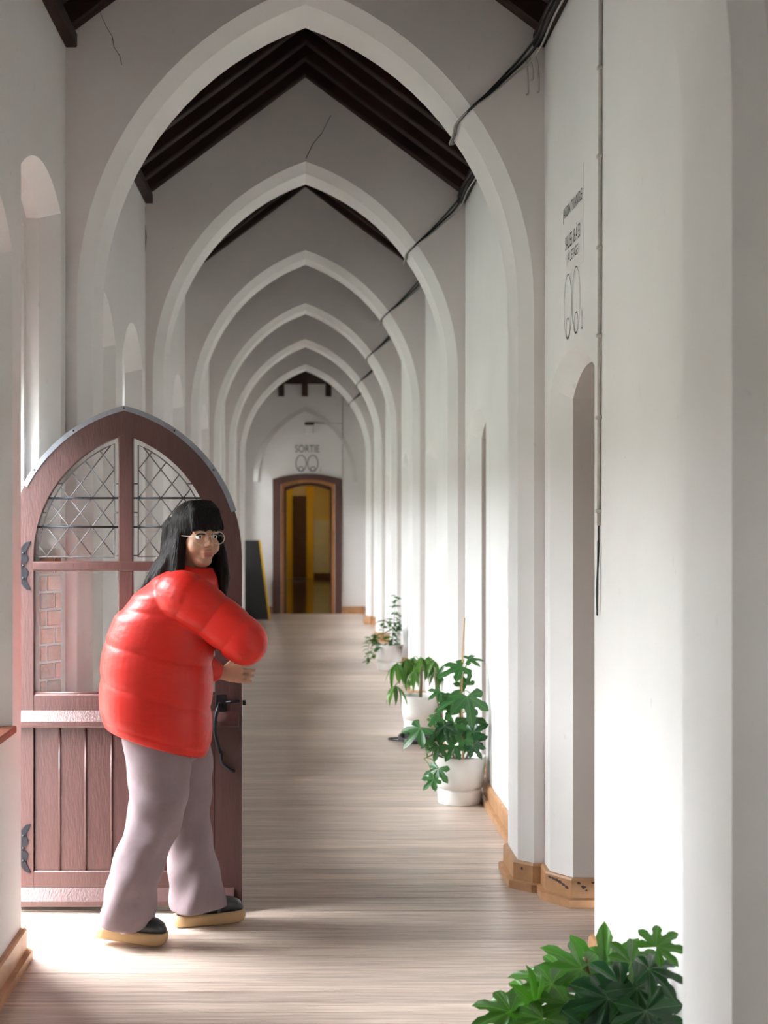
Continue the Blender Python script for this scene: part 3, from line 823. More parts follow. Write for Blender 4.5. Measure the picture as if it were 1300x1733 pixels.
def light(xm, sgn):
    """one half of the arched head: sgn -1 left of the mullion"""
    def region(off):
        r = DR-ST-off; zb = 1.402+off; pts = []
        xe = xm+sgn*off
        cx0 = CX+DC if sgn < 0 else CX-DC
        # arc from the foot up to the mullion
        t_end = math.acos(max(-1, min(1, (cx0-xe)/r if sgn < 0 else (xe-cx0)/r)))
        t_st = math.asin(max(0, (zb-DZS)/r)) if zb > DZS else 0.0
        arc = []
        if zb < DZS: arc.append((cx0+sgn*r, zb))
        for k in range(15):
            t = t_st+(t_end-t_st)*k/14; arc.append((cx0+sgn*r*math.cos(t), DZS+r*math.sin(t)))
        pts = arc+[(xe, zb)]
        area = sum(pts[i][0]*pts[(i+1) % len(pts)][1]-pts[(i+1) % len(pts)][0]*pts[i][1] for i in range(len(pts)))
        return pts if area > 0 else pts[::-1]
    rg, rin = region(0.0), region(0.018)
    first = None
    lt = obj('leaded_light', bmesh.new(), 'lead', door)
    bm = bmesh.new()                       # border came, the part's own mesh
    cl = rin+[rin[0]]
    tube(bm, [(x, -.022, z) for x, z in rin]+[(rin[0][0], -.022, rin[0][1])], .0028, 6)
    bm.to_mesh(lt.data); bm.free()
    dw, dh = .0905, .1155; zbar = (1.54, 1.656)
    x0 = xm+sgn*.018
    # diamonds: nodes on the saddle bars, columns counted from the mullion
    for i in range(-1, 6):
        for j in range(-8, 10):
            if (i+j) % 2: continue
            cx_, cz = x0+sgn*i*dw/2, 1.54+dh/2*j
            poly = [(cx_-dw/2, cz), (cx_, cz-dh/2), (cx_+dw/2, cz), (cx_, cz+dh/2)]
            c = clip(poly, rin)
            if len(c) < 3: continue
            ar = abs(sum(c[k][0]*c[(k+1) % len(c)][1]-c[(k+1) % len(c)][0]*c[k][1] for k in range(len(c))))/2
            if ar < 2e-5: continue
            b3 = bmesh.new(); vs = [b3.verts.new((x, -.022, z)) for x, z in c]
            bmesh.ops.remove_doubles(b3, verts=vs, dist=1e-6)
            if len(b3.verts) < 3: b3.free(); continue
            b3.faces.new(b3.verts[:]); obj('pane', b3, 'glass', lt)
    # border panes
    for k in range(len(rg)):
        if len(rg) != len(rin): break
        b3 = bmesh.new(); a, b, c, d = rg[k], rg[(k+1) % len(rg)], rin[(k+1) % len(rg)], rin[k]
        if (Vector(a)-Vector(b)).length < 1e-5: continue
        vs = [b3.verts.new((p[0], -.0221, p[1])) for p in (a, b, c, d)]; bmesh.ops.remove_doubles(b3, verts=vs, dist=1e-6)
        if len(b3.verts) >= 3: b3.faces.new(b3.verts[:]); obj('border_pane', b3, 'glass', lt)
        else: b3.free()
    # slanting cames
    for s in (-1, 1):
        for i in range(-14, 16):
            # line through (x0 + i*dw, 1.54) with slope s*dh/dw
            xa = x0+i*dw; p = (xa-1.0*dw*6, 1.54-s*6*dh); q = (xa+6*dw, 1.54+s*6*dh)
            g = clip_seg(p, q, rin)
            if not g or (Vector(g[0])-Vector(g[1])).length < .012: continue
            b3 = bmesh.new(); tube(b3, [(g[0][0], -.022, g[0][1]), (g[1][0], -.022, g[1][1])], .0027, 6); obj('came', b3, 'lead', lt, True)
    # short ties from the border to the wood
    for z in (1.425, 1.54+dh*.5, 1.656+dh*.5):
        g = clip_seg((0, z), (WD, z), rg); h = clip_seg((0, z), (WD, z), rin)
        if g and h:
            for a, b in ((g[0], h[0]), (g[1], h[1])):
                b3 = bmesh.new(); tube(b3, [(a[0], -.022, a[1]), (b[0], -.022, b[1])], .0027, 6); obj('came', b3, 'lead', lt, True)
    for z in zbar:
        g = clip_seg((0, z), (WD, z), rg); b3 = bmesh.new(); tube(b3, [(g[0][0], -.029, z), (g[1][0], -.029, z)], .0042, 6); obj('saddle_bar', b3, 'iron', lt, True)
light(CX-.024, -1); light(CX+.036, 1)
# zinc strip nailed over the head of the leaf
zo = darc(-.006, 22); zo2 = darc(.014, 22)
bm = bmesh.new(); sel = [i for i in range(len(zo)) if zo[i][1] > (1.70 if zo[i][0] < CX else 1.575)]
for i, j in zip(sel, sel[1:]):
    for y in (-DT-.006, .006):
        quad(bm, (zo[i][0],y,zo[i][1]), (zo[j][0],y,zo[j][1]), (zo2[j][0],y,zo2[j][1]), (zo2[i][0],y,zo2[i][1]))
    quad(bm, (zo[i][0],-DT-.006,zo[i][1]), (zo[j][0],-DT-.006,zo[j][1]), (zo[j][0],.006,zo[j][1]), (zo[i][0],.006,zo[i][1]))
bmesh.ops.remove_doubles(bm, verts=bm.verts[:], dist=1e-5); bmesh.ops.recalc_face_normals(bm, faces=bm.faces[:])
zs_ = obj('zinc_strip', bm, 'zinc', door)
zs_['label'] = 'grey metal strip over the pointed head'
for i in sel[2::6]:
    bm = bmesh.new(); ellipsoid(bm, ((zo[i][0]+zo2[i][0])/2, -DT-.006, (zo[i][1]+zo2[i][1])/2), (.004, .002, .004), seg=8, rings=6); obj('nail', bm, 'iron', zs_, True)
# wrought hinges: leaf-shaped plates at the hanging edge
def hinge(zc):
    h = obj('hinge', bmesh.new(), 'iron', door); bm = bmesh.new()
    for s, z0 in ((1, zc+.006), (-1, zc-.006)):
        pts = [(.045,0),(.078,.004),(.088,.018),(.084,.034),(.078,.046),(.083,.060),(.092,.078),(.097,.092),(.082,.089),(.070,.080),(.058,.062),(.048,.030)]
        a = [bm.verts.new((x, -DT-.007, z0+s*z)) for x, z in pts]; b = [bm.verts.new((x, -DT-.0005, z0+s*z)) for x, z in pts]
        bm.faces.new(a); bm.faces.new(b[::-1])
        for i in range(len(a)): bm.faces.new((a[i], b[i], b[(i+1) % len(a)], a[(i+1) % len(a)]))
    box(bm, 0.0, .06, -DT-.008, -DT-.0005, zc-.022, zc+.022)
    bmesh.ops.recalc_face_normals(bm, faces=bm.faces[:]); bm.to_mesh(h.data); bm.free()
    for dz in (-.05, .0, .05):
        bm = bmesh.new(); ellipsoid(bm, (.068, -DT-.008, zc+dz), (.006, .004, .006), seg=8, rings=6); obj('rivet', bm, 'iron', h, True)
    bm = bmesh.new(); tube(bm, [(-.004, -DT-.004, zc-.06), (-.004, -DT-.004, zc+.06)], .009, 8); obj('hinge_pin', bm, 'iron', h, True)
hinge(1.385); hinge(.255)
# iron pull and latch near the free edge
hp = obj('handle', bmesh.new(), 'iron', door); bm = bmesh.new()
xh = WD-.082
tube(bm, catmull([(xh-.005, -DT-.001, .835), (xh-.008, -DT-.03, .825), (xh-.018, -DT-.045, .79), (xh-.022, -DT-.047, .73), (xh-.012, -DT-.04, .68), (xh-.005, -DT-.02, .645), (xh, -DT-.001, .64)]), .0075, 8)
tube(bm, catmull([(xh, -DT-.006, .64), (xh+.004, -DT-.008, .60), (xh+.03, -DT-.008, .575), (xh+.055, -DT-.006, .56)]), .006, 8)
bm.to_mesh(hp.data); bm.free()
for p in hp.data.polygons: p.use_smooth = True
obj('back_plate', bbox(xh-.022, xh+.022, -DT-.005, -DT-.0005, .80, .87, .002), 'iron', hp)
bm = bmesh.new(); tube(bm, [(xh+.02, -DT-.012, .84), (xh+.075, -DT-.012, .845)], .006, 8); obj('latch_bar', bm, 'iron', hp, True)
obj('latch_plate', bbox(WD-.001, WD+.003, -DT+.008, -.008, .76, .86, .001), 'silver', door)
obj('latch_tongue', bbox(WD+.001, WD+.016, -DT+.014, -.016, .825, .845, .002), 'iron', door)

# ------------------------------------------------------------------ cables and conduit
def cable_pts(dy, dz, dr):
    """runs along the right-hand eave and dips under each arch"""
    pts = []
    def on(a, Y, off):            # a point on the arch line: angle from springing
        r = RR+off; return Vector((-CC+r*math.cos(a), Y, ZS+r*math.sin(a)))
    y = 3.75; pts.append(Vector((.965+dy, y, 3.52+dz)))
    for k in range(1, 7):
        f = arch_front[k]; bk = arch_back[k]
        pts += [Vector((.962+dy, f-1.2, 3.53+dz)), Vector((.965+dy, f-.5, 3.56+dz)), Vector((.97+dy, f-.14, 3.555+dz)), Vector((.935+dy, f-.035, 3.515+dz)), Vector((.87+dy*.8, f-.018, 3.455+dz*.6)), Vector((.775+dy*.5, f-.015, 3.365+dz*.3)),
                on(.618, f-.012, .06-dr), on(.612, f+.05, -.012-dr), on(.607, f+.20, -.012-dr), on(.604, bk-.07, -.014-dr), on(.61, bk+.02, .06-dr),
                Vector((.82+dy, bk+.03, 3.40+dz)), Vector((.92+dy, bk+.06, 3.51+dz))]
    pts.append(Vector((.95, 23.9, 3.50)))
    return catmull(pts, 5)
cb = thing('cable_bundle', 'bundle of dark and grey cables along the right eave, dipping under every arch', 'cable', (.97, 3.75, 3.52))
for nm, a, b, c, r, m in (('cable', 0, 0, 0, .006, 'cable'), ('cable', -.012, .016, .010, .005, 'cable'), ('cable', .008, -.022, .004, .0045, 'cable_grey'), ('cable', -.004, .034, .012, .004, 'cable_grey')):
    bm = bmesh.new(); tube(bm, cable_pts(a, b, c), r, 6); sub(obj(nm, bm, m, None, True), cb)
# loose end hanging where the bundle turns at the first visible arch
for dx, l in ((.0, .13), (.045, .12), (.02, .07)):
    bm = bmesh.new(); x = .935+dx; y = arch_front[1]-.02
    tube(bm, catmull([(x-.01, y, 3.52), (x, y-.004, 3.48), (x+.004, y-.006, 3.50-l), (x-.006, y-.006, 3.49-l)]), .004, 6); sub(obj('hanging_end', bm, 'conduit', None, True), cb)
cd = thing('conduit', 'thin painted conduit running down the right wall beside the arched recess', 'conduit', (XR-.008, 5.02, 1.27))
def cpt(z): return Vector((XR-.008, 5.02+.05*(1-(z-1.2)/2.4)*.9, z))
bm = bmesh.new(); tube(bm, [cpt(3.55), cpt(3.0), cpt(2.5), cpt(2.0), cpt(1.55)], .0065, 8); sub(obj('pipe', bm, 'conduit', None, True), cd)
bm = bmesh.new(); q = cpt(1.55)
tube(bm, catmull([q, q+Vector((0, .004, -.10)), q+Vector((-.004, .012, -.22)), q+Vector((-.002, .014, -.29)), q+Vector((-.004, .004, -.30)), q+Vector((-.004, -.002, -.22)), q+Vector((-.002, -.001, -.05))]), .0035, 6); sub(obj('wire_loop', bm, 'cable', None, True), cd)
for z in (3.11, 2.81, 2.50, 2.20, 1.92, 1.60):
    p = cpt(z); sub(obj('clip', bbox(p.x-.011, XR-.0005, p.y-.012, p.y+.012, z-.006, z+.006, .002), 'conduit'), cd)

# ------------------------------------------------------------------ writing on the walls
def letters(body, width, height):
    cu = bpy.data.curves.new('lettering', 'FONT'); cu.body = body; cu.align_x = 'CENTER'; cu.size = 1.0; cu.extrude = 0.0
    o = bpy.data.objects.new('tmp', cu); COL.objects.link(o)
    dg = bpy.context.evaluated_depsgraph_get(); dg.update()
    me = bpy.data.meshes.new_from_object(o.evaluated_get(dg)); bpy.data.objects.remove(o)
    xs = [v.co.x for v in me.vertices]; ys = [v.co.y for v in me.vertices]
    sx = width/(max(xs)-min(xs)); cap = max(ys)-min(ys); sy = height/cap; mx = (max(xs)+min(xs))/2; my = (max(ys)+min(ys))/2
    for v in me.vertices: v.co = Vector(((v.co.x-mx)*sx, (v.co.y-my)*sy, 0))
    return me
def ring(rx, rz, w, n=40):
    bm = bmesh.new(); a = [bm.verts.new((rx*math.cos(2*PI*k/n), rz*math.sin(2*PI*k/n), 0)) for k in range(n)]
    b = [bm.verts.new(((rx-w)*math.cos(2*PI*k/n), (rz-w)*math.sin(2*PI*k/n), 0)) for k in range(n)]
    for k in range(n): bm.faces.new((a[k], a[(k+1) % n], b[(k+1) % n], b[k]))
    return bm
def drop(r, w, n=24):
    bm = bmesh.new(); A, B = [], []
    for k in range(n):
        t = 2*PI*k/n; x = r*math.sin(t)*(math.sin(t/2)**1.5); z = -r*1.8*math.cos(t)*-1
        A.append(bm.verts.new((x, z, 0))); B.append(bm.verts.new((x*.72, z*.8-.08*r, 0)))
    for k in range(n): bm.faces.new((A[k], A[(k+1) % n], B[(k+1) % n], B[k]))
    return bm
def eyes(t, c, sc, lw):
    for s in (-1, 1):
        e = obj('eye_outline', ring(.083*sc, .126*sc, lw), 'ink', t); e.location = (c[0]+s*.0875*sc, c[1], .0016)
        e = obj('pupil', ring(.040*sc, .040*sc, lw), 'ink', t); e.location = (c[0]+s*.0875*sc+.0*sc, c[1]-.083*sc, .0016)
    e = obj('tear', drop(.022*sc, lw), 'ink', t); e.location = (c[0]+.205*sc, c[1]-.085*sc, .0016)
ws_ = thing('wall_sign', 'wall lettering JARDIN TRIANGLE with two drawn eyes above the arched recess', 'sign', (XR-.0005, 5.60, 2.45))
ws_.rotation_euler = (PI/2, 0, -PI/2)        # local x runs towards the camera, local y is up
obj('backing', bbox(-.225, .225, .06, .42, 0, .0006, .0002), 'sheet', ws_)
for body, w, h, x, y in (('JARDIN TRIANGLE', .40, .056, .01, .305), ('SALLES 18 À 53', .31, .066, .015, .195), ("( À L'ETAGE )", .255, .060, .02, .125)):
    o = obj('lettering', letters(body, w, h), 'ink', ws_); o.location = (x, y, .0018)
eyes(ws_, (0.0, -.06), 1.0, .0045)
ss = thing('wall_sign', 'SORTIE lettering with two drawn eyes over the far doorway', 'sign', (.03, Y1-.001, 2.58))
ss.rotation_euler = (PI/2, 0, 0)
o = obj('lettering', letters('SORTIE', .40, .118), 'ink', ss); o.location = (0, .12, .002)
eyes(ss, (-.005, -.12), 1.10, .014)
el = thing('emergency_light', 'small white emergency light fixed above the SORTIE lettering', 'lamp', (.055, Y1, 2.96))
sub(obj('casing', bbox(0, .13, Y1-.06, Y1, 2.94, 3.08, .008), 'white_plastic'), el)
sub(obj('bracket', bbox(-.01, .14, Y1-.05, Y1, 3.085, 3.125, .004), 'brown_frame'), el)
bm = bmesh.new(); tube(bm, [(.14, Y1-.006, 3.12), (.40, Y1-.006, 3.12), (.60, Y1-.006, 3.11)], .006, 6); sub(obj('cable', bm, 'conduit', None, True), el)
fcd = thing('conduit', 'grey conduit running down the end wall right of the far door', 'conduit', (.61, Y1-.01, .2))
bm = bmesh.new(); tube(bm, [(.61, Y1-.008, .35), (.61, Y1-.008, 3.6)], .007, 6); sub(obj('pipe', bm, 'conduit', None, True), fcd)
for z in (.8, 1.6, 2.4, 3.2): sub(obj('clip', bbox(.596, .624, Y1-.018, Y1, z-.008, z+.008, .002), 'conduit'), fcd)

# black board standing at the far left
tb = thing('display_board', 'tall black tapering board with a yellow edge, leaning in the far left corner', 'board', (-.75, 22.75, 0))
bm = prism([(-.20, 0), (.185, 0), (.032, 1.22), (-.20, 1.22)], -.03, .03); obj('panel', bm, 'black_board', tb)
bm = prism([(.186, 0), (.214, 0), (.060, 1.22), (.033, 1.22)], -.03, .03); e = obj('edge_strip', bm, 'yellow', tb); e['label'] = 'bright yellow edge'
obj('foot', bbox(-.15, .12, .03, .16, 0, .02, .004), 'black_board', tb)

# coil of cable on the floor between the pots
cc = thing('cable_coil', 'tangled black cable lying on the floor between the two middle pots', 'cable', (.80, 10.30, 0)); random.seed(5)
for i in range(3):
    pts = []
    for k in range(30):
        a = 2*PI*k/9+i; r = .11+.05*math.sin(k*.7+i*2)
        pts.append((r*1.05*math.cos(a)-.02, r*1.5*math.sin(a)*.9, .010+.016*i+.035*(k/30)*(1+.5*math.sin(a))+.008*random.random()))
    bm = bmesh.new(); tube(bm, catmull(pts, 4), .0065, 6); obj('loop', bm, 'cable', cc, True)
bm = bmesh.new(); tube(bm, catmull([(-.10, .05, .008), (-.2, .14, .008), (-.19, .2, .008), (-.05, .23, .008), (.08, .2, .008)]), .006, 6); obj('loose_end', bm, 'cable', cc, True)

# ------------------------------------------------------------------ potted plants
def make_pot(parent, R=.148, H=.262):
    bm = bmesh.new()
    prof = [(R*.78, 0), (R*.80, .004), (R*.83, H*.27), (R*.825, H*.30), (R*.79, H*.305), (R*.79, H*.325), (R*.86, H*.34), (R*.90, H*.5), (R*.985, H*.985), (R*.99, H), (R*.955, H), (R*.94, H*.97), (R*.90, H*.80)]
    lathe(bm, prof, 40); pot = obj('pot', bm, 'pot', parent, True)
    bm = bmesh.new(); n = 28; c = bm.verts.new((0, 0, H*.90)); rg = [bm.verts.new((R*.925*math.cos(2*PI*k/n), R*.925*math.sin(2*PI*k/n), H*.87)) for k in range(n)]
    for k in range(n): bm.faces.new((c, rg[k], rg[(k+1) % n]))
    obj('soil', bm, 'soil', parent, True)
    return pot
def palmate(lobes, spread, width, notch, droop, fold, seed, mname):
    """palmate leaf in the local xy plane, petiole joint at the origin, main lobe along +y, unit length"""
    rnd = random.Random(seed); bm = bmesh.new(); lay = bm.verts.layers.float.new('rib')
    c = bm.verts.new((0, 0, 0)); c[lay] = 1
    angs = [(-spread+2*spread*i/(lobes-1)) for i in range(lobes)]
    lens = [(1.0-.42*abs(2*i/(lobes-1)-1)**1.5)*rnd.uniform(.93, 1.06) for i in range(lobes)]
    def P(a, r): return Vector((r*math.sin(a), r*math.cos(a), 0))
    da = 2*spread/(lobes-1); cols = []
    def put(p, rib):
        r = p.length; q = Vector((p.x, p.y, -droop*r*r+fold*(1-rib)*r*.35)); v = bm.verts.new(q); v[lay] = rib; return v
    seq = []                                   # outline columns: inner vertex, outer vertex
    for i, (a, L) in enumerate(zip(angs, lens)):
        ln = notch*min(L, lens[i-1] if i else L*.8)
        # left notch
        an = a-da/2
        if i == 0: seq.append((put(P(an, notch*L*.35), 0), put(P(an, notch*L*.62), 0)))
        else: seq.append((put(P(an, ln*.55), 0), put(P(an, ln), 0)))
        w = width
        m = P(a, L); side = P(a+PI/2, 1)
        for t, ww in ((.56, .80), (.72, 1.0), (.87, .62)):
            seq.append((put(P(a, L*t*.5)-side*w*ww*.45*.5, .25), put(m*t-side*w*ww*.5, 0)))
        seq.append((put(P(a, L*.55), 1), put(m, 1)))
        for t, ww in ((.87, .62), (.72, 1.0), (.56, .80)):
            seq.append((put(P(a, L*t*.5)+side*w*ww*.45*.5, .25), put(m*t+side*w*ww*.5, 0)))
        if i == lobes-1: seq.append((put(P(a+da/2, notch*L*.35), 0), put(P(a+da/2, notch*L*.62), 0)))
    for (a0, b0), (a1, b1) in zip(seq, seq[1:]):
        bm.faces.new((c, a0, a1)); bm.faces.new((a0, b0, b1, a1))
    bmesh.ops.recalc_face_normals(bm, faces=bm.faces[:])
    me = bpy.data.meshes.new('leaf'); bm.to_mesh(me); bm.free(); me.materials.append(M[mname])
    for p in me.polygons: p.use_smooth = True
    return me
def oval(width, droop, fold, mname, n=6):
    bm = bmesh.new(); lay = bm.verts.layers.float.new('rib'); rows = []
    for k in range(n+1):
        t = k/n; w = width*math.sin(PI*min(1, t*.93+.04))**.8*(1-.25*t) if 0 < k < n else .004
        z = -droop*t*t; r = []
        for s, rb in ((-1, 0), (0, 1), (1, 0)):
            v = bm.verts.new((s*w, t, z+fold*abs(s)*w)); v[lay] = rb; r.append(v)
        rows.append(r)
    for a, b in zip(rows, rows[1:]):
        for j in range(2): bm.faces.new((a[j], a[j+1], b[j+1], b[j]))
    me = bpy.data.meshes.new('leaf'); bm.to_mesh(me); bm.free(); me.materials.append(M[mname])
    for p in me.polygons: p.use_smooth = True
    return me
def place_leaf(me, parent, at, tip, up, size, name='leaf'):
    """put a leaf mesh with its joint at 'at' (local to parent), main lobe along tip, upper face towards up"""
    y = Vector(tip).normalized(); u = Vector(up); z = (u-y*u.dot(y)).normalized(); x = y.cross(z)
    o = bpy.data.objects.new(name, me); COL.objects.link(o); o.parent = parent
    R3 = Matrix((x, y, z)).transposed() * size; at = Vector(at)
    mx = max((R3 @ v.co).x for v in me.vertices)+at.x+parent.location.x
    if mx > XR-.012: at.x -= mx-(XR-.012)              # keep clear of the wall
    mn = min((R3 @ v.co).y for v in me.vertices)+at.y+parent.location.y
    if mn < 3.64: at.y += 3.64-mn
    o.matrix_local = Matrix.Translation(at) @ Matrix((x, y, z)).transposed().to_4x4() @ Matrix.Scale(size, 4)
    return o
def stalk(parent, pts, r, m='petiole', name='petiole', r_end=None):
    bm = bmesh.new(); cp = catmull(pts, 4); tube(bm, cp, r, 6, r_end=r_end); return obj(name, bm, m, parent, True)

def plant(name, label, loc):
    t = thing(name, label, 'plant', loc, 0, 'potted plants along the right wall'); make_pot(t); return t
def wpx(x, y, Y): return Vector(((x-517)*Y/2500, Y, 1.58-(y-875)*Y/2500))

def clear(base, at, tip, s):
    """keep a leaf off the right-hand wall: pull its joint in, and turn a lobe that would reach through"""
    lim = XR-.03-.35*s-base.x
    if at.x > lim: at.x = lim
    tip = Vector(tip).normalized()
    room = (XR-.015-base.x-at.x)/s
    if tip.x > room: tip.x = room
    return tip
# broad glossy leaves in the near corner
NP = Vector((.80, 4.22, 0))
t = plant('potted_fatsia', 'large potted plant with glossy hand-shaped leaves in the near right corner', NP)
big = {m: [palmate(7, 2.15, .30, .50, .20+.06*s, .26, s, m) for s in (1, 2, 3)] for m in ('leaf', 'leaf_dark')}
# joint position (pixel, depth), where the main lobe points (x, y, z), upper face towards, length, dark?
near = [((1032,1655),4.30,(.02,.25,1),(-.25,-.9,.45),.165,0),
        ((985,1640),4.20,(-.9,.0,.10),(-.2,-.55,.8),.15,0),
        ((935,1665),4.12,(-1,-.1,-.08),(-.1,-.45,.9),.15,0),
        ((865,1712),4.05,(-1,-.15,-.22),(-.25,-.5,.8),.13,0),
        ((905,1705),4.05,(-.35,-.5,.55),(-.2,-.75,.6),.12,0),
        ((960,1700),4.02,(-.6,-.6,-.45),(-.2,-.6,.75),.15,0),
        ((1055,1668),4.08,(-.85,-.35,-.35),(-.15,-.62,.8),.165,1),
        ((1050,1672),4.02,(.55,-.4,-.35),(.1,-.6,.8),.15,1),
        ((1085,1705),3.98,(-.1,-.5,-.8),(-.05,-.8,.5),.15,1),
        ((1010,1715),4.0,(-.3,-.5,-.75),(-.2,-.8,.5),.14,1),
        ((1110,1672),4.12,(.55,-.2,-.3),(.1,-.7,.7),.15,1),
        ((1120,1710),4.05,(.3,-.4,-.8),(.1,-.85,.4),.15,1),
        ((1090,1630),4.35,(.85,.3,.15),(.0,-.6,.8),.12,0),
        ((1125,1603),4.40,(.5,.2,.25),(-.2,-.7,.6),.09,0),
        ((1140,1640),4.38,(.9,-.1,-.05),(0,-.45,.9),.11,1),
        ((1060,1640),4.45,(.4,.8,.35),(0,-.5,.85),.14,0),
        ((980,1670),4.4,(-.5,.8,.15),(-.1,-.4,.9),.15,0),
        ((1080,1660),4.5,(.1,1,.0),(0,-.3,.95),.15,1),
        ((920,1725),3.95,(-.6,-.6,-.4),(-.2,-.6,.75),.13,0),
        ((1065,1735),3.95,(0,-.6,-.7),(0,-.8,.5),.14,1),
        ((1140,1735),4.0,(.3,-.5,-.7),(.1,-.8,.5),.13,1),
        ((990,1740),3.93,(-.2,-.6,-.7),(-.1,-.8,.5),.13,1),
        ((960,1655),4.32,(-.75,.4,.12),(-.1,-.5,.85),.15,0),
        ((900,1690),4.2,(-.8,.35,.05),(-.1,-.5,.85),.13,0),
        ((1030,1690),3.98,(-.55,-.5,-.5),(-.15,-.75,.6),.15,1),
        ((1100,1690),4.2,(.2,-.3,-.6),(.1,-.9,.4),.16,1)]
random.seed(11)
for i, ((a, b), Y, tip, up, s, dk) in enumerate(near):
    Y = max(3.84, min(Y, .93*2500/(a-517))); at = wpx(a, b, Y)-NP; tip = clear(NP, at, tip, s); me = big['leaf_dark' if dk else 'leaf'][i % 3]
    at = place_leaf(me, t, at, tip, up, s).matrix_local.translation
    base = Vector((.02*random.uniform(-1, 1), .02*random.uniform(-1, 1), .235))
    mid = (base+at)/2+Vector((0, .05, .0+.02*random.random()))
    stalk(t, [base, mid, at-Vector(tip).normalized()*.004], .0032, 'petiole', 'petiole', .0022)
stalk(t, [(0, 0, .22), (.01, 0, .26), (.0, .01, .32)], .010, 'stem', 'stem', .006)

# fatshedera on a bamboo cane
P3 = Vector((.853, 8.18, 0))
t = plant('potted_ivy_plant', 'white pot with lobed ivy-like leaves tied to a bamboo cane', P3)
lob = [palmate(5, 1.75, .34, .52, .22, .12, s, 'leaf_mid') for s in (4, 5)]
lobd = [palmate(5, 1.75, .34, .52, .25, .12, 6, 'leaf_dark')]
bm = bmesh.new(); tube(bm, catmull([(.02, -.01, .22), (.012, 0, .55), (.018, .01, .8), (.03, .01, 1.02)]), .0065, 7, r_end=.004); obj('cane', bm, 'bamboo', t, True)
stems = [[(-.02, 0, .22), (-.08, .02, .40), (-.125, .01, .58), (-.135, .02, .74)], [(.0, .01, .22), (.005, .012, .45), (.008, .012, .66)], [(.03, .02, .22), (.07, .0, .32), (.11, -.02, .40)], [(-.05, -.02, .22), (-.13, -.03, .27), (-.2, -.05, .25)]]
for s in stems: stalk(t, s, .006, 'stem', 'stem', .0035)
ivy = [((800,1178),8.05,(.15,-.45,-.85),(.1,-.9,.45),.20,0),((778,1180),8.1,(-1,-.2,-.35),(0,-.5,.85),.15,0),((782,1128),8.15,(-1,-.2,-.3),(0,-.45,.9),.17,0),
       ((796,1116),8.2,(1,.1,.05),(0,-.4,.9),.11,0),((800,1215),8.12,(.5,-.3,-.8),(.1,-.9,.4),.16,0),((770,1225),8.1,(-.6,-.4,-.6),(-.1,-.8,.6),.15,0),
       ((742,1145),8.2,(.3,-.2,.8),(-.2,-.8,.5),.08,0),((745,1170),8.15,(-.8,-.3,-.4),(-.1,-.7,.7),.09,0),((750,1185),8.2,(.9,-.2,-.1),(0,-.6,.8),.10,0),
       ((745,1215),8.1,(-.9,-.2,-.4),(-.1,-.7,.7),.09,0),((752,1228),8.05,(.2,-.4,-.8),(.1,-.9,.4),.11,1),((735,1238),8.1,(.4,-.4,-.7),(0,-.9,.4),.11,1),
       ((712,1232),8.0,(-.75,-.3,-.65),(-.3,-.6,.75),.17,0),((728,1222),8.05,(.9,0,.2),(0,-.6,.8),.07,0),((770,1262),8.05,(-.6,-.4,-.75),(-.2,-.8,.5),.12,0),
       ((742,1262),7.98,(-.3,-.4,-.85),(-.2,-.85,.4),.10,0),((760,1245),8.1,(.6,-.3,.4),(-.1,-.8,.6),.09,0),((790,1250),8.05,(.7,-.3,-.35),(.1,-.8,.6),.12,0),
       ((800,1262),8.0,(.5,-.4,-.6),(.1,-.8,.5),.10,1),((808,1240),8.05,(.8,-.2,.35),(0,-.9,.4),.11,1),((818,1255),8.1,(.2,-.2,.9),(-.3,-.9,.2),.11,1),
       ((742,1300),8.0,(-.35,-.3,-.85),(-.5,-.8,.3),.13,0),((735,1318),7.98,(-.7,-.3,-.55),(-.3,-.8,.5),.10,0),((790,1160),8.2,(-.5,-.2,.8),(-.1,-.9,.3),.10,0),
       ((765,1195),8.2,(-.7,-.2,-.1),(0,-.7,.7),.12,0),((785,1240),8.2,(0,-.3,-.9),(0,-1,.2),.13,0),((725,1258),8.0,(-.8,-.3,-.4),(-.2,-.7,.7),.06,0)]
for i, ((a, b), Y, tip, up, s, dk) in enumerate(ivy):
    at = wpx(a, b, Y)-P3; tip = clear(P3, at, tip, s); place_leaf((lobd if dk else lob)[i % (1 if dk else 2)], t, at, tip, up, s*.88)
    # petiole to the nearest point of a stem
    best = min((Vector(p) for st in stems for p in catmull(st, 6)), key=lambda p: (p-at).length + (0.6 if p.z > at.z+.1 else 0))
    stalk(t, [best, (best+at)/2+Vector((0, 0, .02)), at], .0028, 'petiole', 'petiole')

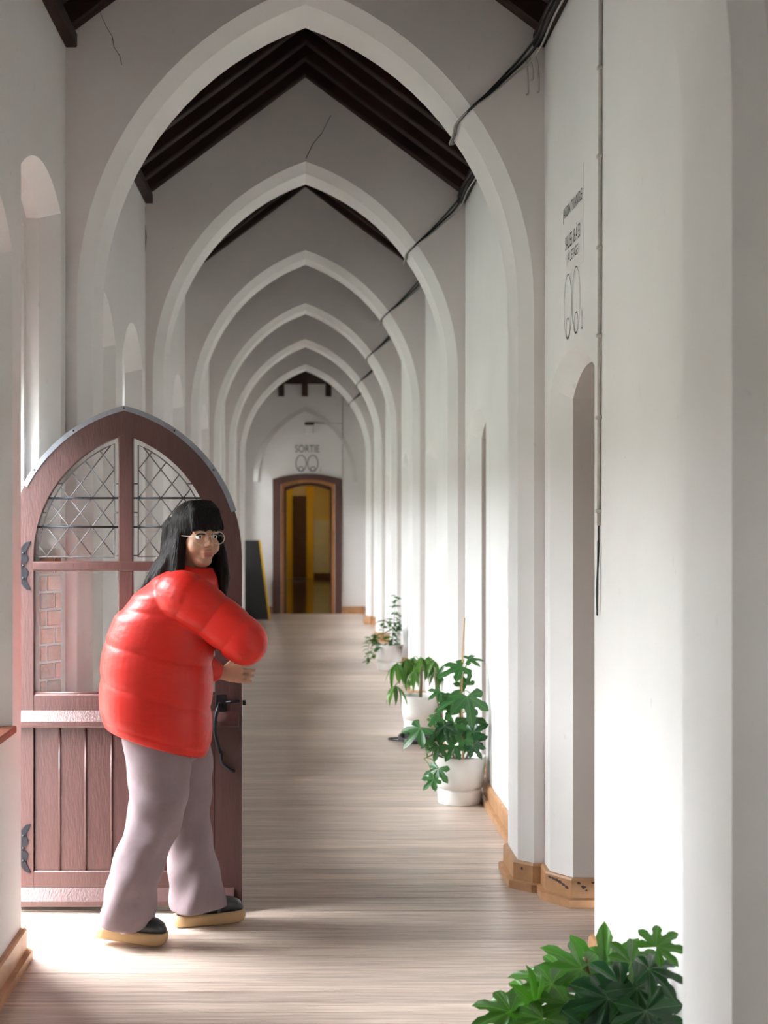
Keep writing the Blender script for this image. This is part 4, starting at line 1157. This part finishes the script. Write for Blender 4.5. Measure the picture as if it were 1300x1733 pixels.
# umbrella plant
P2 = Vector((.85, 10.94, 0))
t = plant('potted_umbrella_plant', 'white pot with an umbrella plant, fingered leaves drooping from a thick stem', P2)
ov = [oval(.14, .4, .3, 'leaf_light'), oval(.14, .6, .3, 'leaf')]
stalk(t, [(0, 0, .22), (.005, 0, .33), (.01, .0, .45), (.01, .01, .50)], .013, 'stem', 'stem', .008)
umb = [((688,1115),10.85,.17),((712,1112),10.8,.17),((735,1118),10.95,.16),((727,1112),11.0,.15),((672,1122),10.8,.17),((669,1160),10.7,.15),((702,1135),10.7,.13),((700,1112),11.1,.16),((690,1150),10.9,.08),((740,1135),10.85,.12)]
random.seed(21)
for i, ((a, b), Y, L) in enumerate(umb):
    at = wpx(a, b, Y)-P2; st = Vector((.008, 0, .40+.008*i)); d = (at-st); d.z = 0; d = d.normalized() if d.length > .01 else Vector((0, -1, 0))
    stalk(t, [st, (st+at)/2+Vector((0, 0, .04)), at], .0035, 'petiole', 'petiole')
    for k in range(7):
        an = -2.5+5.0*k/6+random.uniform(-.15, .15); dr = Matrix.Rotation(an, 3, 'Z') @ d
        tip = Vector((dr.x, dr.y, random.uniform(-1.3, -.5)))
        place_leaf(ov[(i+k) % 2], t, at, tip, Vector((0, 0, 1))+dr*.3, L*random.uniform(.75, 1.1), 'leaflet')

# bushy trailing plant further back
P1 = Vector((.866, 15.3, 0))
t = plant('potted_trailing_plant', 'white pot farthest down the corridor, with thin upright and trailing small-leaved stems', P1)
sm = [oval(.24, .3, .2, 'leaf_mid', 4), oval(.24, .3, .2, 'leaf', 4)]
random.seed(31)
sp = [[(.03, 0, .22), (.05, 0, .45), (.06, 0, .62), (.075, 0, .76)], [(.06, .02, .22), (.10, .02, .42), (.12, .02, .58)], [(-.03, -.02, .22), (-.06, -.02, .38), (-.05, -.02, .52)], [(.0, .04, .22), (.01, .05, .40), (-.01, .06, .5)],
      [(-.08, -.05, .24), (-.18, -.06, .32), (-.22, -.06, .20), (-.215, -.06, .08)], [(-.09, .0, .24), (-.17, 0, .36), (-.20, -.02, .30)], [(.08, -.03, .23), (.10, -.04, .35), (.12, -.04, .50)], [(-.07, -.08, .25), (-.15, -.12, .22), (-.18, -.12, .12)], [(.02, -.03, .22), (.03, -.04, .36), (.02, -.05, .47)]]
for s in sp:
    stalk(t, s, .0035, 'petiole', 'stem', .002)
    cp = catmull(s, 6)
    for k in range(2, len(cp)):
        for q in range(2 if k % 2 else 1):
            an = random.uniform(0, 2*PI); dr = Vector((math.cos(an), math.sin(an)*.8, random.uniform(-.4, .4)))
            place_leaf(sm[(k+q) % 2], t, cp[k], dr, (0, -.3, 1), random.uniform(.055, .10))

# ------------------------------------------------------------------ the person walking past the door
per = thing('person', 'person in a red puffer jacket and mauve wide trousers walking beside the open door', 'person', (-.55, 5.60, 0))
def V(x, y, z): return Vector((x, y, z))
def ell_chain(bm, secs, seg=28, n=4, power=1.0):
    """secs: (x, y, z, rx, ry): horizontal-ish ellipses, interpolated smoothly"""
    S = []
    for i in range(len(secs)-1):
        for k in range(n):
            t = k/n; p0 = secs[max(i-1, 0)]; p1 = secs[i]; p2 = secs[i+1]; p3 = secs[min(i+2, len(secs)-1)]
            S.append([0.5*((2*b)+(c-a)*t+(2*a-5*b+4*c-d)*t*t+(3*b-a-3*c+d)*t**3) for a, b, c, d in zip(p0, p1, p2, p3)])
    S.append(list(secs[-1]))
    loft(bm, [(V(s[0], s[1], s[2]), V(s[3], 0, 0), V(0, s[4], 0)) for s in S], seg, True, power)
    return S
def hand(bm, wrist, d, n, side, curl=.55, sc=1.0):
    """palm, four fingers and a thumb; d towards the finger tips, n the palm side, side +1/-1 picks the thumb side"""
    d = Vector(d).normalized(); n = Vector(n); n = (n-d*n.dot(d)).normalized(); s = d.cross(n).normalized()*side; w = Vector(wrist)
    secs = [(w-d*.02, s*.024, n*.019), (w+d*.01, s*.028, n*.018), (w+d*.045*sc, s*.038, n*.015), (w+d*.085*sc, s*.040, n*.0125)]
    loft(bm, secs, 16, True)
    for i, (o, L) in enumerate(((-.031, .060), (-.0105, .073), (.0105, .079), (.031, .071))):
        p = w+d*.078*sc+s*o; dd = d+s*o*1.2; dd.normalize(); r = .0086
        for j, f in enumerate((.44, .31, .25)):
            q = p+dd*L*f*1.12*sc; capsule(bm, p, q, r, r*.9, 10); p = q; r *= .9
            dd = (Matrix.Rotation(curl*(1.0 if j == 0 else .8), 3, dd.cross(n).normalized()) @ dd).normalized()
    p = w+d*.022*sc+s*.026; dd = (d*.72+s*.62+n*.35).normalized(); r = .0105
    for j, L in enumerate((.034, .030, .025)):
        q = p+dd*L*sc; capsule(bm, p, q, r, r*.88, 10); p = q; r *= .9; dd = (dd+d*.30-s*.25+n*.12).normalized()

# --- head frame: the face turns to the camera's right
HC = V(-.405, 5.555, 1.505)
hf = V(.50, -.866, -.04).normalized(); hr = hf.cross(V(0, 0, 1)).normalized(); hu = hr.cross(hf).normalized()
HM = Matrix((( hr.x, hf.x, hu.x, HC.x), (hr.y, hf.y, hu.y, HC.y), (hr.z, hf.z, hu.z, HC.z), (0, 0, 0, 1)))
def H(x, y, z): return HM @ V(x, y, z)
# joints
shR, elR, wrR = V(-.445, 5.435, 1.285), V(-.245, 5.45, 1.125), V(-.285, 5.735, 1.075)
shL, elL, wrL = V(-.435, 5.735, 1.285), V(-.455, 5.765, 1.04), V(-.350, 5.860, .965)
hipR, knR, anR = V(-.57, 5.51, .80), V(-.555, 5.49, .46), V(-.675, 5.465, .10)
hipL, knL, anL = V(-.49, 5.67, .80), V(-.455, 5.70, .45), V(-.435, 5.735, .085)
bm = bmesh.new()
ellipsoid(bm, (0, -.012, .035), (.073, .092, .083), HM, 24, 16)
ellipsoid(bm, (0, .022, -.018), (.061, .068, .086), HM, 24, 16)
ellipsoid(bm, (0, .044, -.083), (.036, .038, .028), HM)
for s in (-1, 1):
    ellipsoid(bm, (s*.034, .052, -.032), (.029, .030, .033), HM)
    ellipsoid(bm, (s*.074, -.008, -.008), (.009, .018, .030), HM)
    capsule(bm, H(s*.012, .084, .024), H(s*.046, .070, .024), .011, .009)
    ellipsoid(bm, (s*.010, .099, -.026), (.009, .010, .008), HM)
capsule(bm, H(0, .083, .018), H(0, .104, -.020), .0085, .0115)
ellipsoid(bm, (0, .086, -.054), (.024, .014, .012), HM); ellipsoid(bm, (0, .082, -.068), (.018, .013, .008), HM)
capsule(bm, H(0, -.02, -.06), V(-.44, 5.585, 1.30), .050, .058)
# trunk and limbs under the clothes
ell_chain(bm, [(-.44, 5.585, 1.36, .07, .09), (-.46, 5.585, 1.27, .10, .155), (-.49, 5.585, 1.10, .105, .145), (-.52, 5.59, .95, .095, .125), (-.53, 5.59, .82, .11, .15), (-.53, 5.59, .74, .10, .14)], 20)
for a, b, c in ((shR, elR, wrR), (shL, elL, wrL)):
    capsule(bm, a, b, .047, .037); capsule(bm, b, c, .036, .025)
for a, b, c in ((hipR, knR, anR), (hipL, knL, anL)):
    capsule(bm, a, b, .078, .052); capsule(bm, b, c, .050, .034)
hand(bm, wrR+(wrR-elR).normalized()*.015, V(-.05, .9, .15), V(0, .35, -1), 1, .30)
hand(bm, wrL+V(.012, .012, -.005), V(.98, .10, -.03), V(-.08, 1, 0), 1, .80)
body = obj('body', remesh(bm, .0042, 3), 'skin'); sub(body, per)
# face details
for s in (-1, 1):
    bm = bmesh.new(); ellipsoid(bm, (s*.031, .0735, .004), (.0135, .0125, .0085), HM, 16, 10); e = obj('eye', bm, 'eye_white', None, True); sub(e, body)
    bm = bmesh.new(); ellipsoid(bm, (s*.031, .0815, .004), (.0058, .0055, .0058), HM, 12, 8); sub(obj('iris', bm, 'eye_dark', None, True), body)
    bm = bmesh.new(); tube(bm, catmull([H(s*.014, .088, .013), H(s*.030, .0885, .0155), H(s*.046, .080, .010)]), .0022, 6); sub(obj('eyelid', bm, 'hair', None, True), body)
    bm = bmesh.new(); tube(bm, catmull([H(s*.013, .096, .028), H(s*.032, .092, .033), H(s*.052, .077, .027)]), .0034, 6); sub(obj('eyebrow', bm, 'hair', None, True), body)
bm = bmesh.new(); ellipsoid(bm, (0, .0945, -.0545), (.021, .0075, .0048), HM); ellipsoid(bm, (0, .0925, -.063), (.018, .0075, .0052), HM); sub(obj('lips', bm, 'lips', None, True), body)
# glasses
gl = obj('glasses', bmesh.new(), 'metal_rim'); bm = bmesh.new()
for s in (-1, 1):
    pts = []
    for k in range(25):
        a = 2*PI*k/24; pts.append(H(s*.034+.027*math.cos(a), .103-.12*(abs(s*.034+.027*math.cos(a))-.01)**2*6, .001+.023*math.sin(a)))
    tube(bm, pts, .0014, 6)
    tube(bm, [H(s*.061, .094, .006), H(s*.078, .05, .007), H(s*.080, -.01, .006)], .0013, 6)
tube(bm, catmull([H(-.008, .1045, .006), H(0, .107, .009), H(.008, .1045, .006)]), .0014, 6)
bm.to_mesh(gl.data); bm.free(); sub(gl, per)

# hair: cap, straight fringe and long locks
bm = bmesh.new()
ellipsoid(bm, (0, -.024, .046), (.092, .102, .094), HM, 24, 16)
for s in (-1, 1):
    for dy, zz in ((.012, 0), (-.03, -.01), (-.065, -.02)):
        capsule(bm, H(s*.066, dy-.02, .035), H(s*.086, dy, -.06), .024, .029)
        capsule(bm, H(s*.086, dy, -.06), H(s*.096, dy+.018, -.155+zz), .029, .028)
        capsule(bm, H(s*.096, dy+.018, -.155+zz), H(s*.088, dy+.035, -.225+zz), .028, .012)
for x, y, z, r in ((-.06, -.085, .0, .045), (0, -.10, .0, .05), (.06, -.085, .0, .045)):
    capsule(bm, H(x, y, z+.03), H(x*1.15, y-.012, -.12), r, .044); capsule(bm, H(x*1.15, y-.012, -.12), H(x*1.2, y-.02, -.24), .044, .026)
# locks swung out behind the shoulder
for a, b, c in (((.07, -.05, -.05), (.115, -.09, -.13), (.175, -.12, -.215)), ((.06, -.08, -.06), (.10, -.13, -.14), (.15, -.17, -.235)), ((.08, -.02, -.05), (.12, -.045, -.13), (.165, -.07, -.20)), ((.05, -.09, -.05), (.09, -.15, -.12), (.125, -.20, -.20))):
    capsule(bm, H(*a), H(*b), .032, .027); capsule(bm, H(*b), H(*c), .027, .012)
# fringe
for k in range(9):
    x = -.060+.015*k; zz = .036+.004*math.sin(k*2.1)
    capsule(bm, H(x*.75, .058, .100-.22*x*x*4), H(x, .096-3.6*x*x, zz), .016, .0095, 10)
    capsule(bm, H(x*.6, .025, .125-.22*x*x*4), H(x*.75, .062, .100-.22*x*x*4), .018, .016, 10)
hair = obj('hair', remesh(bm, .0045, 3), 'hair'); sub(hair, per)

# jacket: quilted trunk, collar and two sleeves
bm = bmesh.new()
keys = [(-.565, 5.585, .735, .205, .205), (-.565, 5.585, .80, .213, .212), (-.565, 5.585, .92, .214, .213), (-.555, 5.585, 1.06, .207, .210), (-.528, 5.585, 1.18, .196, .208), (-.488, 5.585, 1.28, .165, .205), (-.455, 5.585, 1.345, .125, .170), (-.435, 5.585, 1.39, .085, .095)]
S = []
def lerp_keys(z):
    for a, b in zip(keys, keys[1:]):
        if a[2] <= z <= b[2]:
            t = (z-a[2])/(b[2]-a[2]); t = t*t*(3-2*t)*.5+t*.5; return [p+(q-p)*t for p, q in zip(a, b)]
    return list(keys[-1])
z = .735
while z <= 1.39:
    k = lerp_keys(z); ph = ((z-.765)/.152) % 1.0
    puff = .92+.08*abs(math.sin(PI*ph))**.30 if z > .765 else .93+.04*(z-.735)/.03
    if z > 1.32: puff = 1.0
    tilt = .055*(1.0 if z < 1.0 else max(0, 1-(z-1.0)/.3))       # hem drops towards the front
    S.append((V(k[0], k[1], z), V(k[3]*puff, 0, -tilt*k[3]/.2*1.0), V(0, k[4]*puff, 0))); z += .0085
loft(bm, S, 48, True, .88)
# collar
col = [(HC+hu*-.165+V(-.03, .025, 0), .075, .085, 1.375), (V(-.428, 5.572, 1.40), .078, .084, 1.40), (V(-.420, 5.566, 1.425), .076, .080, 1.425)]
loft(bm, [(V(-.44, 5.58, 1.33), V(.10, 0, -.02), V(0, .12, 0)), (V(-.435, 5.578, 1.37), V(.088, 0, -.02), V(0, .10, 0)), (V(-.432, 5.575, 1.385), V(.080, 0, -.02), V(0, .088, 0)), (V(-.43, 5.574, 1.395), V(.070, 0, -.02), V(0, .078, 0))], 24, True)
def sleeve(pts, rads, cuff=True):
    cp = catmull(pts, 16); n = len(cp); L = 0; rad = []
    acc = [0.0]
    for a, b in zip(cp, cp[1:]): acc.append(acc[-1]+(b-a).length)
    for i in range(n):
        t = i/(n-1)*(len(rads)-1); j = min(int(t), len(rads)-2); r = rads[j]+(rads[j+1]-rads[j])*(t-j)
        ph = (acc[i]/.105) % 1.0
        rad.append(r*(.915+.085*abs(math.sin(PI*ph))**.32))
    tube(bm, cp, rad, 24)
sleeve([V(-.475, 5.50, 1.27), shR+V(.0, -.01, .0), (shR+elR)/2+V(.01, -.015, .008), elR+V(.018, -.02, .0), (elR+wrR)/2+V(.02, -.02, .0), wrR], [.10, .098, .092, .088, .074, .050])
sleeve([V(-.475, 5.66, 1.27), shL, (shL+elL)/2+V(-.005, .01, 0), elL+V(-.012, .0, -.012), (elL+wrL)/2+V(0, 0, -.012), wrL], [.09, .082, .078, .072, .058, .040])
jk = obj('jacket', remesh(bm, .005, 2), 'jacket'); sub(jk, per)
bm = bmesh.new(); ellipsoid(bm, (0, 0, 0), (.008, .004, .008), None, 10, 8); o = obj('snap', bm, 'silver', None, True); o.location = elR+V(-.02, -.075, .075); sub(o, per)

# trousers: waist and two wide legs
bm = bmesh.new()
ell_chain(bm, [(-.535, 5.59, .86, .150, .165), (-.535, 5.59, .78, .160, .175), (-.535, 5.59, .70, .150, .165), (-.53, 5.59, .655, .10, .12)], 28)
rg = random.Random(4)
def leg(secs, seed):
    S = []
    n = 8
    for i in range(len(secs)-1):
        for k in range(n):
            t = k/n; p0 = secs[max(i-1, 0)]; p1 = secs[i]; p2 = secs[i+1]; p3 = secs[min(i+2, len(secs)-1)]
            S.append([0.5*((2*b)+(c-a)*t+(2*a-5*b+4*c-d)*t*t+(3*b-a-3*c+d)*t**3) for a, b, c, d in zip(p0, p1, p2, p3)])
    S.append(list(secs[-1])); rings = []; seg = 40
    for i, s in enumerate(S):
        z = s[2]; low = max(0, min(1, (.62-z)/.5)); ring = []
        for k in range(seg):
            a = 2*PI*k/seg
            w = 1+.05*low*math.sin(3*a+seed+z*6)+.045*low*math.sin(5*a-z*16+seed*2)+.030*math.sin(z*46+3.2*math.cos(a+seed)+1.3*math.sin(2*a))*(1 if z < .62 else .4)
            ring.append(bm.verts.new((s[0]+s[3]*math.cos(a)*w, s[1]+s[4]*math.sin(a)*w, z+.012*low*math.sin(2*a+seed))))
        rings.append(ring)
    for a, b in zip(rings, rings[1:]):
        for k in range(seg): bm.faces.new((a[k], a[(k+1) % seg], b[(k+1) % seg], b[k]))
    bm.faces.new(rings[0][::-1]); bm.faces.new(rings[-1])
leg([(-.565, 5.52, .76, .122, .112), (-.548, 5.51, .66, .122, .108), (-.545, 5.50, .56, .112, .102), (-.562, 5.49, .44, .104, .098), (-.605, 5.48, .33, .098, .096), (-.640, 5.472, .21, .097, .097), (-.662, 5.466, .105, .101, .100), (-.668, 5.464, .075, .103, .102)], 1.0)
leg([(-.49, 5.66, .76, .118, .112), (-.475, 5.675, .66, .118, .108), (-.468, 5.69, .56, .110, .100), (-.462, 5.70, .43, .098, .096), (-.446, 5.712, .30, .095, .096), (-.424, 5.722, .17, .101, .100), (-.415, 5.728, .085, .106, .104), (-.413, 5.728, .068, .107, .105)], 2.6)
tr = obj('trousers', remesh(bm, .006, 1), 'trouser'); sub(tr, per)

# shoes with thick tan soles
def shoe(heel, toe, lift):
    sh = thing('shoe', '', '', (0, 0, 0)); del sh['label']; del sh['category']
    heel, toe = Vector(heel), Vector(toe); d = (toe-heel); L = d.length; d.normalize(); r = V(d.y, -d.x, 0).normalized(); u = r.cross(d).normalized()
    u = u if u.z > 0 else -u
    prof = [(0, .028), (.03, .036), (.09, .036), (.14, .040), (.19, .046), (.225, .043), (.245, .032), (.255, .016)]
    out = []
    k = L/.255
    n = 14
    cpt_ = [(a*k, w) for a, w in prof]
    bm = bmesh.new(); bot, mid, top = [], [], []
    ring = [(a, w) for a, w in cpt_]+[(a, -w) for a, w in cpt_[::-1]]
    for lvl, (zz, g) in enumerate(((0, .97), (.006, 1.04), (.030, 1.06), (.042, 1.0))):
        rr = []
        for a, w in ring:
            rise = .012*max(0, (a/L-.78)/.22)**2 if lvl < 2 else 0.006*max(0, (a/L-.8)/.2)
            rr.append(bm.verts.new(heel+d*((a-L/2)*(1 if lvl in (0, 3) else 1.02)+L/2)+r*w*g+u*(zz+rise)))
        out.append(rr)
    m = len(ring)
    for a, b in zip(out, out[1:]):
        for i in range(m): bm.faces.new((a[i], a[(i+1) % m], b[(i+1) % m], b[i]))
    bm.faces.new(out[0][::-1]); bm.faces.new(out[-1]); bmesh.ops.recalc_face_normals(bm, faces=bm.faces[:])
    s1 = obj('shoe_sole', bm, 'sole', None, True); s1['label'] = 'thick tan shoe sole'; sub(s1, per)
    bm = bmesh.new(); secs = []
    for a, w, h in ((.006, .012, .045), (.02, .026, .062), (.06, .032, .070), (.10, .033, .066), (.14, .038, .066), (.18, .043, .060), (.215, .041, .052), (.24, .030, .038), (.252, .014, .018)):
        secs.append((heel+d*a*k+u*(.040+h*.40), r*w, u*h*.62))
    loft(bm, secs, 18, True); up_ = obj('shoe_upper', bm, 'shoe', None, True); sub(up_, s1)
    bm = bmesh.new(); tube(bm, catmull([heel+d*.15*k+r*.043+u*.045, heel+d*.15*k+r*.03+u*.078, heel+d*.15*k+u*.090, heel+d*.15*k-r*.03+u*.078, heel+d*.15*k-r*.043+u*.045]), .007, 8); sub(obj('shoe_strap', bm, 'shoe', None, True), s1)
    bpy.data.objects.remove(sh)
shoe((-.770, 5.475, .028), (-.515, 5.452, .001), 0)
shoe((-.502, 5.700, .001), (-.243, 5.800, .001), 0)
for a, b in (((-.675, 5.465, .11), (-.665, 5.465, .06)), ((-.43, 5.74, .10), (-.42, 5.742, .06))):
    bm = bmesh.new(); capsule(bm, a, b, .040, .042); sub(obj('sock', bm, 'sock', None, True), per)
